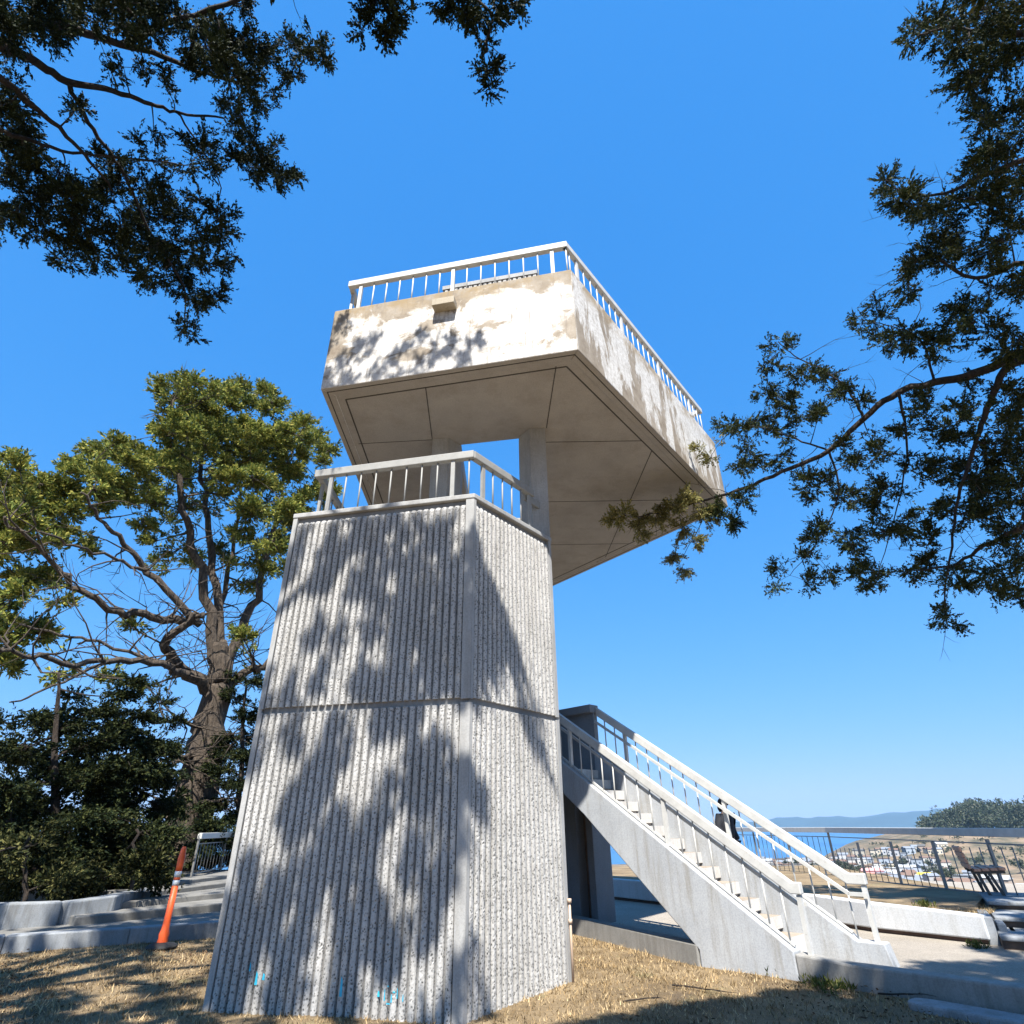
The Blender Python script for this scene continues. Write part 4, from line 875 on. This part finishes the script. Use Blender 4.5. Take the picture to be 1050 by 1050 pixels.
for k, (a, c_) in enumerate((((205, 790), (150, 770)), ((203, 800), (240, 792)), ((200, 815), (165, 838)), ((206, 775), (176, 786)), ((214, 750), (160, 742)), ((195, 835), (225, 822)), ((190, 850), (150, 870)))):   # broken stubs
    mx = (a[0]*.5+c_[0]*.5, (a[1]+c_[1])/2-6); T.limb([bt(*a), bt(*mx, -.8), bt(*c_, -1.2)], .11, .03, 6, .05, .03)
BB = [(170,402,12),(186,398,12),(203,412,16),(225,405,15),(246,408,15),(266,404,12),(280,414,12),(180,424,16),(214,432,18),(250,436,18),(284,440,15),(300,452,13),(270,462,18),(236,460,18),(202,456,17),(176,446,15),(192,480,15),(226,490,17),(260,490,18),(296,478,17),(326,462,13),(340,474,10),(318,500,16),(290,520,17),(262,524,17),(240,540,15),(280,556,15),(300,540,13),(312,436,9),(270,580,12),(292,584,10),(336,500,10),(310,520,12),(255,600,8),
 (86,470,12),(108,462,13),(130,474,15),(102,490,15),(146,490,13),(72,500,13),(52,502,13),(92,510,15),(122,508,15),(62,520,13),(150,512,12),(160,472,10),(12,500,16),(2,520,16),(30,520,15),(12,540,17),(36,552,13),(6,566,15),(60,548,11),(15,590,12),(40,592,10),(80,560,9),(8,650,15),(30,642,13),(50,652,10),(5,672,12),(0,620,8),(146,535,9),(100,560,6),(40,500,10),(22,610,7),(75,480,9),(-20,540,25),(-25,640,20),(20,480,10),(160,555,6),(190,520,6),(305,610,14),(320,570,12),(250,655,8),(112,600,5),(60,615,5),(228,560,7),(140,640,4),(115,695,5),(60,690,6),(150,705,5)]
for x, y, r_ in scatter(BB, T.r, 9):
    if T.r.random() < .14: continue
    d_ = bd+T.r.uniform(-3, 2.2); p = ath(x, y, d_); sc_ = np.linalg.norm(p-O)
    T.blob(p, r_/600*sc_*1.2, 1.0, .19, .030, 13, 7+r_*.8, .6, .55, .03, fan=.38, lay=.5)
T.bare(260, 1.2, 3.4, .035)
for k in range(46):                                # inner shaded clumps so the crown has body
    x, y = T.r.uniform(160, 330), T.r.uniform(430, 580); p = ath(x, y, bd+T.r.uniform(0, 4)); T.blob(p, T.r.uniform(.4, .9), .8, .24, .035, 7, 6, .7, .2, .04)
T.finish()

# ---------------- dark lower trees and shrubs on the left
shr = [('dark conifer with drooping layered branches rising under the big cypress limbs', 60, 905, 20.0, 690, [(20,770,22),(60,745,16),(95,730,14),(120,712,10),(135,700,8),(110,745,16),(140,735,12),(150,760,18),(90,765,20),(50,790,24),(15,810,22),(120,785,24),(155,790,20),(85,800,26),(40,830,26),(125,820,26),(160,825,20),(80,840,26),(10,850,22),(150,855,20),(110,860,26),(60,870,26),(20,885,24),(95,895,22),(145,890,18),(0,740,10),(30,735,7),(170,770,8),(175,740,7),(165,720,6),(75,715,6)]),
       ('sunlit yellow green shrub at the left edge behind the curved seat wall', 30, 915, 17.5, 860, [(5,870,18),(30,868,14),(12,895,20),(40,895,18),(-15,880,18),(60,905,12)]),
       ('low shrub with pale sprays between the seat wall and the trunk', 140, 905, 18.5, 850, [(118,880,16),(140,868,14),(150,885,14),(130,898,14),(158,900,10),(105,900,14),(85,905,12),(125,855,10)]),
       ('dark shrub growing between the thick trunk and the ribbed tower', 250, 880, 24.0, 690, [(240,715,11),(252,735,13),(236,755,13),(250,775,14),(232,790,14),(246,805,14),(228,825,14),(242,835,12),(222,845,10),(262,700,9),(256,755,12),(240,690,6),(262,790,12),(270,730,9),(236,770,13),(270,760,10),(255,820,12),(205,868,12),(225,863,14),(240,858,13),(214,850,12),(232,880,12),(206,885,10)])]
for i, (lb, bx_, by_, dd_, ty, bl) in enumerate(shr):
    base_ = ath(bx_, by_, dd_); base_[2] = .0
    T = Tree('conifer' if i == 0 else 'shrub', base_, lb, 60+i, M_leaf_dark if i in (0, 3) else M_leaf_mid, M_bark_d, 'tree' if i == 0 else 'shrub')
    topp = ath(bx_, ty, dd_); T.limb([base_+V3(0, 0, -.3), (base_+topp)/2, topp], .16 if i in (0, 3) else .06, .03, 8, .05, .05)
    for x, y, r_ in bl:
        d_ = dd_+T.r.uniform(-1.2, 1.2); p = ath(x, y, d_); T.blob(p, r_/600*np.linalg.norm(p-O)*1.1, 1.0, .12, .018, 13, 7+r_*.8, .38 if i in (0, 3) else .6, -.1, .025, fan=.28, lay=.6)
        if r_ > 15 and i in (0, 3):
            p = ath(x+T.r.uniform(-12, 12), y+T.r.uniform(-8, 8), d_+1.8); T.blob(p, r_/600*np.linalg.norm(p-O)*1.2, .8, .22, .035, 7, 8, .7, .0, .03)
    T.finish()

# ================================================================== LAWN DETAIL
r_ = np.random.default_rng(5)
N = 150000; X = r_.uniform(-10, 6, N); Y = r_.uniform(5.0, 14.2, N)
px = 1.0
ok = np.ones(N, bool)
ok &= ~((X > -3.55) & (X < .75) & (Y > 7.5) & (Y < 11.6) & (Y > 7.546+(X+.558)*(-.197)-.0) & ((X < -.558) | (Y > 7.546+(X+.558)*1.286)))
rel = np.stack([X-3.36, Y-9.27], 1); tt = rel@vS[:2]; ss = rel@uS[:2]
ok &= ~((tt > -.02) & (ss < 1.3))
rel2 = np.stack([X-j0[0], Y-j0[1]], 1); side2 = rel2@nC[:2]; al2 = rel2@dC[:2]; ok &= ~((side2 > -.02) & (al2 > -.1))
lx = np.array([p[0] for p in pts]); ly = np.array([p[1] for p in pts]); ok &= Y < np.interp(X, lx, ly)-.03
ok &= (np.hypot((X-c[0]), (Y-c[1])) > 0)
X, Y = X[ok], Y[ok]; ang = np.arctan2(X, Y); Z = np.array(height(np.hypot(X, Y), ang))
dens = wobble(X, Y, .25)+r_.normal(size=len(X))*.5; k = dens > -.55; X, Y, Z = X[k], Y[k], Z[k]
N = len(X); P = np.stack([X, Y, Z-.005], 1); h = r_.uniform(.02, .085, (N, 1))*(.6+.5*(wobble(X, Y, .12, 3)[:, None]+.5)); th = r_.uniform(0, 2*np.pi, N); lean = np.stack([np.cos(th), np.sin(th), np.zeros(N)], 1)
sd = np.stack([-np.sin(th), np.cos(th), np.zeros(N)], 1)*r_.uniform(.003, .008, (N, 1))
tipv = P+lean*h*r_.uniform(.2, 1.4, (N, 1))+np.array([0, 0, 1])*h*r_.uniform(.5, 1, (N, 1))
V = np.stack([P-sd, P+sd, tipv], 1).reshape(-1, 3)
M_straw = leaf_mat('dry_grass_blades', (.07, .048, .024), (.32, .22, .11), (.56, .43, .25), .2)
me = quads_mesh('dry_grass', V, M_straw, 3); tag(link('dry_grass', me), 'short dry straw-coloured grass over the lawn in front of the tower', 'grass', kind='stuff')
# dry grass on the raised bed
N = 26000; t_ = r_.uniform(0, 1, (N, 1)); wp = np.array([p for p in wallpts]); seg = r_.integers(2, 4, N); P = wp[seg]+(wp[seg+1]-wp[seg])*t_; P = P+AZ(42)*r_.uniform(.28, 5, (N, 1)); P[:, 2] = .425
N = len(P); h = r_.uniform(.02, .07, (N, 1)); th = r_.uniform(0, 2*np.pi, N); lean = np.stack([np.cos(th), np.sin(th), np.zeros(N)], 1); sd = np.stack([-np.sin(th), np.cos(th), np.zeros(N)], 1)*.006
P[:, 2] -= .13*np.clip((np.hypot(P[:, 0], P[:, 1])-12)/5, 0, 1)
V = np.stack([P-sd, P+sd, P+lean*h+np.array([0, 0, 1])*h], 1).reshape(-1, 3)
tag(link('bed_grass', quads_mesh('bed_grass', V, M_straw, 3)), 'dry golden grass growing in the raised bed behind the white wall', 'grass', kind='stuff')
M_weed = leaf_mat('weed_leaves', (.04, .06, .015), (.10, .12, .03), (.22, .20, .07), .3)
wd_ = [(613, 948, 'small yellow green weed at the foot of the sunlit curb'), (636, 952, 'grassy weed tuft near the middle of the sunlit curb'), (725, 983, 'weed tuft where the stair stringer meets the lawn'), (800, 996, 'bright green weed beside the foot of the near stringer'), (852, 1008, 'dark leafy weed patch against the shaded curb'), (1003, 968, 'small weed under the end of the white seat wall'), (948, 925, 'green weed on top of the dry bed behind the seat wall')]
for x, y, lb in wd_:
    z_ = .0 if y > 940 else .42
    if x == 1003: z_ = TZ
    p = atz(x, y+4, z_); rr = .07 if x != 852 else .15; n_ = 40 if x != 852 else 90
    PP = p+r_.normal(size=(n_, 3))*[rr, rr, .015]; PP[:, 2] = z_+abs(PP[:, 2]-z_)
    V = leaflets(PP, np.tile([0, 0, 1.], (n_, 1)), 6, .065, .008, r_, .6)
    tag(link('weed', quads_mesh('weed', V, M_weed)), lb, 'weed', 'weeds along the curbs')

for i, (x, y, a_, L_, lb) in enumerate(((690, 1012, 118, .75, 'thin dark branch standing in for a stick shadow on the dry lawn right of the tower'), (640, 1028, 70, .45, 'short dead stick on the lawn close to the tower foot'), (905, 1020, 100, .5, 'dark dead stick on the shaded lawn by the right curb'), (110, 1010, 95, .6, 'dead stick on the shaded lawn at the lower left'))):
    p = atz(x, y, .02); d = AZ(a_); q = MB(); pp_ = [p+d*L_*t+V3(0, 0, .012)+r_.normal(size=3)*[.02, .02, .004] for t in np.linspace(0, 1, 7)]
    q.tube(pp_, [.010, .009, .008, .007, .006, .004, .002], 6); q.tube([pp_[3], pp_[3]+AZ(a_+38)*.14+V3(0, 0, .02), pp_[3]+AZ(a_+30)*.25+V3(0, 0, .01)], [.005, .004, .002], 5)
    tag(q.build('lawn_stick', M_bark_d), lb, 'branch')  # first one stands in for a dark stick shadow on the grass
# fallen brown litter and cones scattered in the grass
N = 9000; X = r_.uniform(-9, 5, N); Y = r_.uniform(5.5, 12, N); k = (wobble(X, Y, .5, 2) > .1) & (Y < 7.1+.25*(X-1)*(X > 1)+(X < -4)*5+1.2*(X > .9)); X, Y = X[k], Y[k]; N = len(X)
P = np.stack([X, Y, np.full(N, .03)], 1); V = leaflets(P, unit(np.stack([r_.normal(size=N), r_.normal(size=N), r_.normal(size=N)*.15], 1)), 1, .045, .008, r_, .2)
tag(link('leaf_litter', quads_mesh('leaf_litter', V, leaf_mat('brown_litter', (.035, .02, .012), (.10, .055, .03), (.20, .12, .06), .05))), 'fallen brown needles and bits of bark scattered over the lawn', 'litter', kind='stuff')

# ================================================================== TOWN, HEADLAND WOOD
cols = [(.40, .395, .38), (.32, .32, .32), (.26, .30, .35), (.42, .38, .31), (.30, .24, .19), (.38, .39, .41)]
M_h = [simple('house_wall', c_, .8) for c_ in cols]; M_roof = [simple('house_roof', c_, .85) for c_ in ((.09, .088, .085), (.17, .19, .22), (.34, .35, .36), (.15, .095, .07))]
M_win = simple('window_glass', (.06, .08, .10), .2)
def hgt(p): return float(height(np.array([math.hypot(p[0], p[1])]), np.array([math.atan2(p[0], p[1])]))[0])
def house(p, rz, w_, d_, h_, mw, mr, label, grp=None, gable=True):
    z0 = hgt(p)-1; root = empty('house', (p[0], p[1], z0+1), label, 'house', grp)
    a = np.array([math.cos(rz), math.sin(rz), 0]); b_ = np.array([-a[1], a[0], 0]); c = np.array([p[0], p[1], 0])
    q = MB(); q.box(c+V3(0, 0, z0+h_/2+.5), a*w_/2, b_*d_/2, (0, 0, h_/2+.5)); q.build('wall', mw, root)
    zt = z0+h_+1; q = MB()
    if gable: q.extr([c+a*(w_/2+.4)+b_*(d_/2+.4)+[0, 0, zt+.02], c+a*(w_/2+.4)-b_*(d_/2+.4)+[0, 0, zt+.02], c+a*(w_/2+.4)+[0, 0, zt+d_*.22]], -a*(w_+.8))
    else: q.box(c+V3(0, 0, zt+.22), a*(w_/2+.3), b_*(d_/2+.3), (0, 0, .2))
    q.build('roof', mr, root)
    sgn = -1 if b_@c > 0 else 1; nw = max(2, int(w_/3.2)); fl = max(1, int(h_/3))
    for f in range(fl):
        for k in range(nw):
            q = MB(); q.box(c+a*(-w_/2+w_*(k+.5)/nw)+b_*sgn*(d_/2+.03)+[0, 0, z0+2.4+f*3], a*.65, b_*.05, (0, 0, .65)); q.build('window', M_win, root)
rh = np.random.default_rng(12)
sites = []
for row, (y, D0) in enumerate(((903, 400), (896, 440), (889, 490), (883, 545), (877.5, 610), (873, 680), (869.5, 740))):
    x = 770+rh.uniform(0, 6)
    while x < 1050:
        if not (x > 968 and row > 2) and not (x > 1000 and row > 1): sites.append((x, y, D0*(1+rh.uniform(-.03, .03)), row))
        x += rh.uniform(5.5, 9)+(6-row)*.9
special = {(795, 3): ((.10, .36, .30), 'teal green house in the town, seen through the stair railing bars'), (808, 1): ((.55, .22, .20), 'brick pink house in the town behind the stair railing'), (893, 2): ((.62, .27, .26), 'pink red house in the middle of the town below the fence'), (953, 2): ((.85, .62, .05), 'bright yellow building in the town left of the bench')}
used = set()
for i, (x, y, Dd, row) in enumerate(sites):
    p = ath(x, y, Dd); ci = rh.integers(len(M_h)); mw = M_h[ci]; ri = rh.integers(4); mr = M_roof[ri]; lb = '%s house with a %s roof in %s of the town' % (('white', 'light grey', 'blue grey', 'cream', 'beige', 'cool white')[ci], ('dark grey', 'slate grey', 'pale', 'brown')[ri], ('the nearest row', 'the second row', 'the third row', 'the middle', 'the far rows', 'the farthest row', 'the shore row')[row]); grp = 'houses of the town below'; wdt = rh.uniform(5.5, 10)
    for kx, (cc, l2) in special.items():
        if kx not in used and row == kx[1] and abs(x-kx[0]) < 9: used.add(kx); mw = simple('painted_wall', cc, .7); mr = mw; lb = l2; wdt = 14
    house(p, rh.uniform(-.5, .5)-R(25), wdt, rh.uniform(5, 8), rh.uniform(2.8, 5.2), mw, mr, lb, grp, rh.random() < .65)
for i in range(16):
    x, y = rh.uniform(775, 1050), rh.uniform(868, 905); Dd = np.interp(y, [868, 905], [760, 390]); p = ath(x, y, Dd); p[2] = hgt(p)
    if i == 0: p = ath(858, 882, 520); p[2] = hgt(p)
    T = Tree('street_tree', p, 'small dark green tree among the houses of the town' if i else 'large green tree clump left of the pale houses, seen through the fence', 200+i, M_leaf_far, M_bark_d, 'tree', 'trees in the town'); T.limb([p-[0, 0, 1], p+V3(0, 0, 3)], .4, .2, 6)
    for k in range(6 if i else 18): T.blob(p+rh.normal(size=3)*[3 if i else 7, 3 if i else 5, 1.2]+V3(0, 0, 5 if i else 6), rh.uniform(1.8, 3), 1, .9, .22, 7, 7, .8, .2, .06)
    T.finish()
L_ = []
for k in range(520):
    a = rh.uniform(31.5, 52); r0 = rh.uniform(880, 1040); hh = 22*sstep(30.5, 35, a)*(1+.12*math.sin(a*1.3)+.06*math.sin(a*6)) +2
    p = np.array([r0*math.sin(R(a)), r0*math.cos(R(a)), 0]); p[2] = hgt(p)+rh.uniform(.15, 1)*hh; n_ = 46
    PP = p+rh.normal(size=(n_, 3))*[4.5, 4.5, 3]; L_.append(leaflets(PP, unit(PP-p+V3(0, 0, 1.5)), 6, 2.2, .7, rh))
for k in range(110):                               # scrub dotted over the golden slope
    a = rh.uniform(25, 50); r0 = rh.uniform(640, 860); p = np.array([r0*math.sin(R(a)), r0*math.cos(R(a)), 0]); p[2] = hgt(p)+1; PP = p+rh.normal(size=(14, 3))*[2.2, 2.2, .6]; L_.append(leaflets(PP, np.tile([0, 0, 1.], (14, 1)), 12, .8, .32, rh))
tag(link('headland_wood', quads_mesh('headland_wood', np.concatenate(L_), M_leaf_far)), 'dark wood covering the crest of the golden headland', 'wood', kind='stuff')

# ================================================================== HAZE
q = MB(); q.box((0, 0, 60), (9400, 0, 0), (0, 9400, 0), (0, 0, 170)); hz = q.build('haze', [])
hm = bpy.data.materials.new('haze'); hm.use_nodes = True; hn = hm.node_tree; hn.nodes.clear(); ou = hn.nodes.new('ShaderNodeOutputMaterial'); pv = hn.nodes.new('ShaderNodeVolumePrincipled')
pv.inputs['Color'].default_value = (.42, .72, 1, 1); pv.inputs['Density'].default_value = 7e-5; pv.inputs['Anisotropy'].default_value = .1
hn.links.new(pv.outputs[0], ou.inputs['Volume']); hz.data.materials.clear(); hz.data.materials.append(hm); tag(hz, kind='stuff')
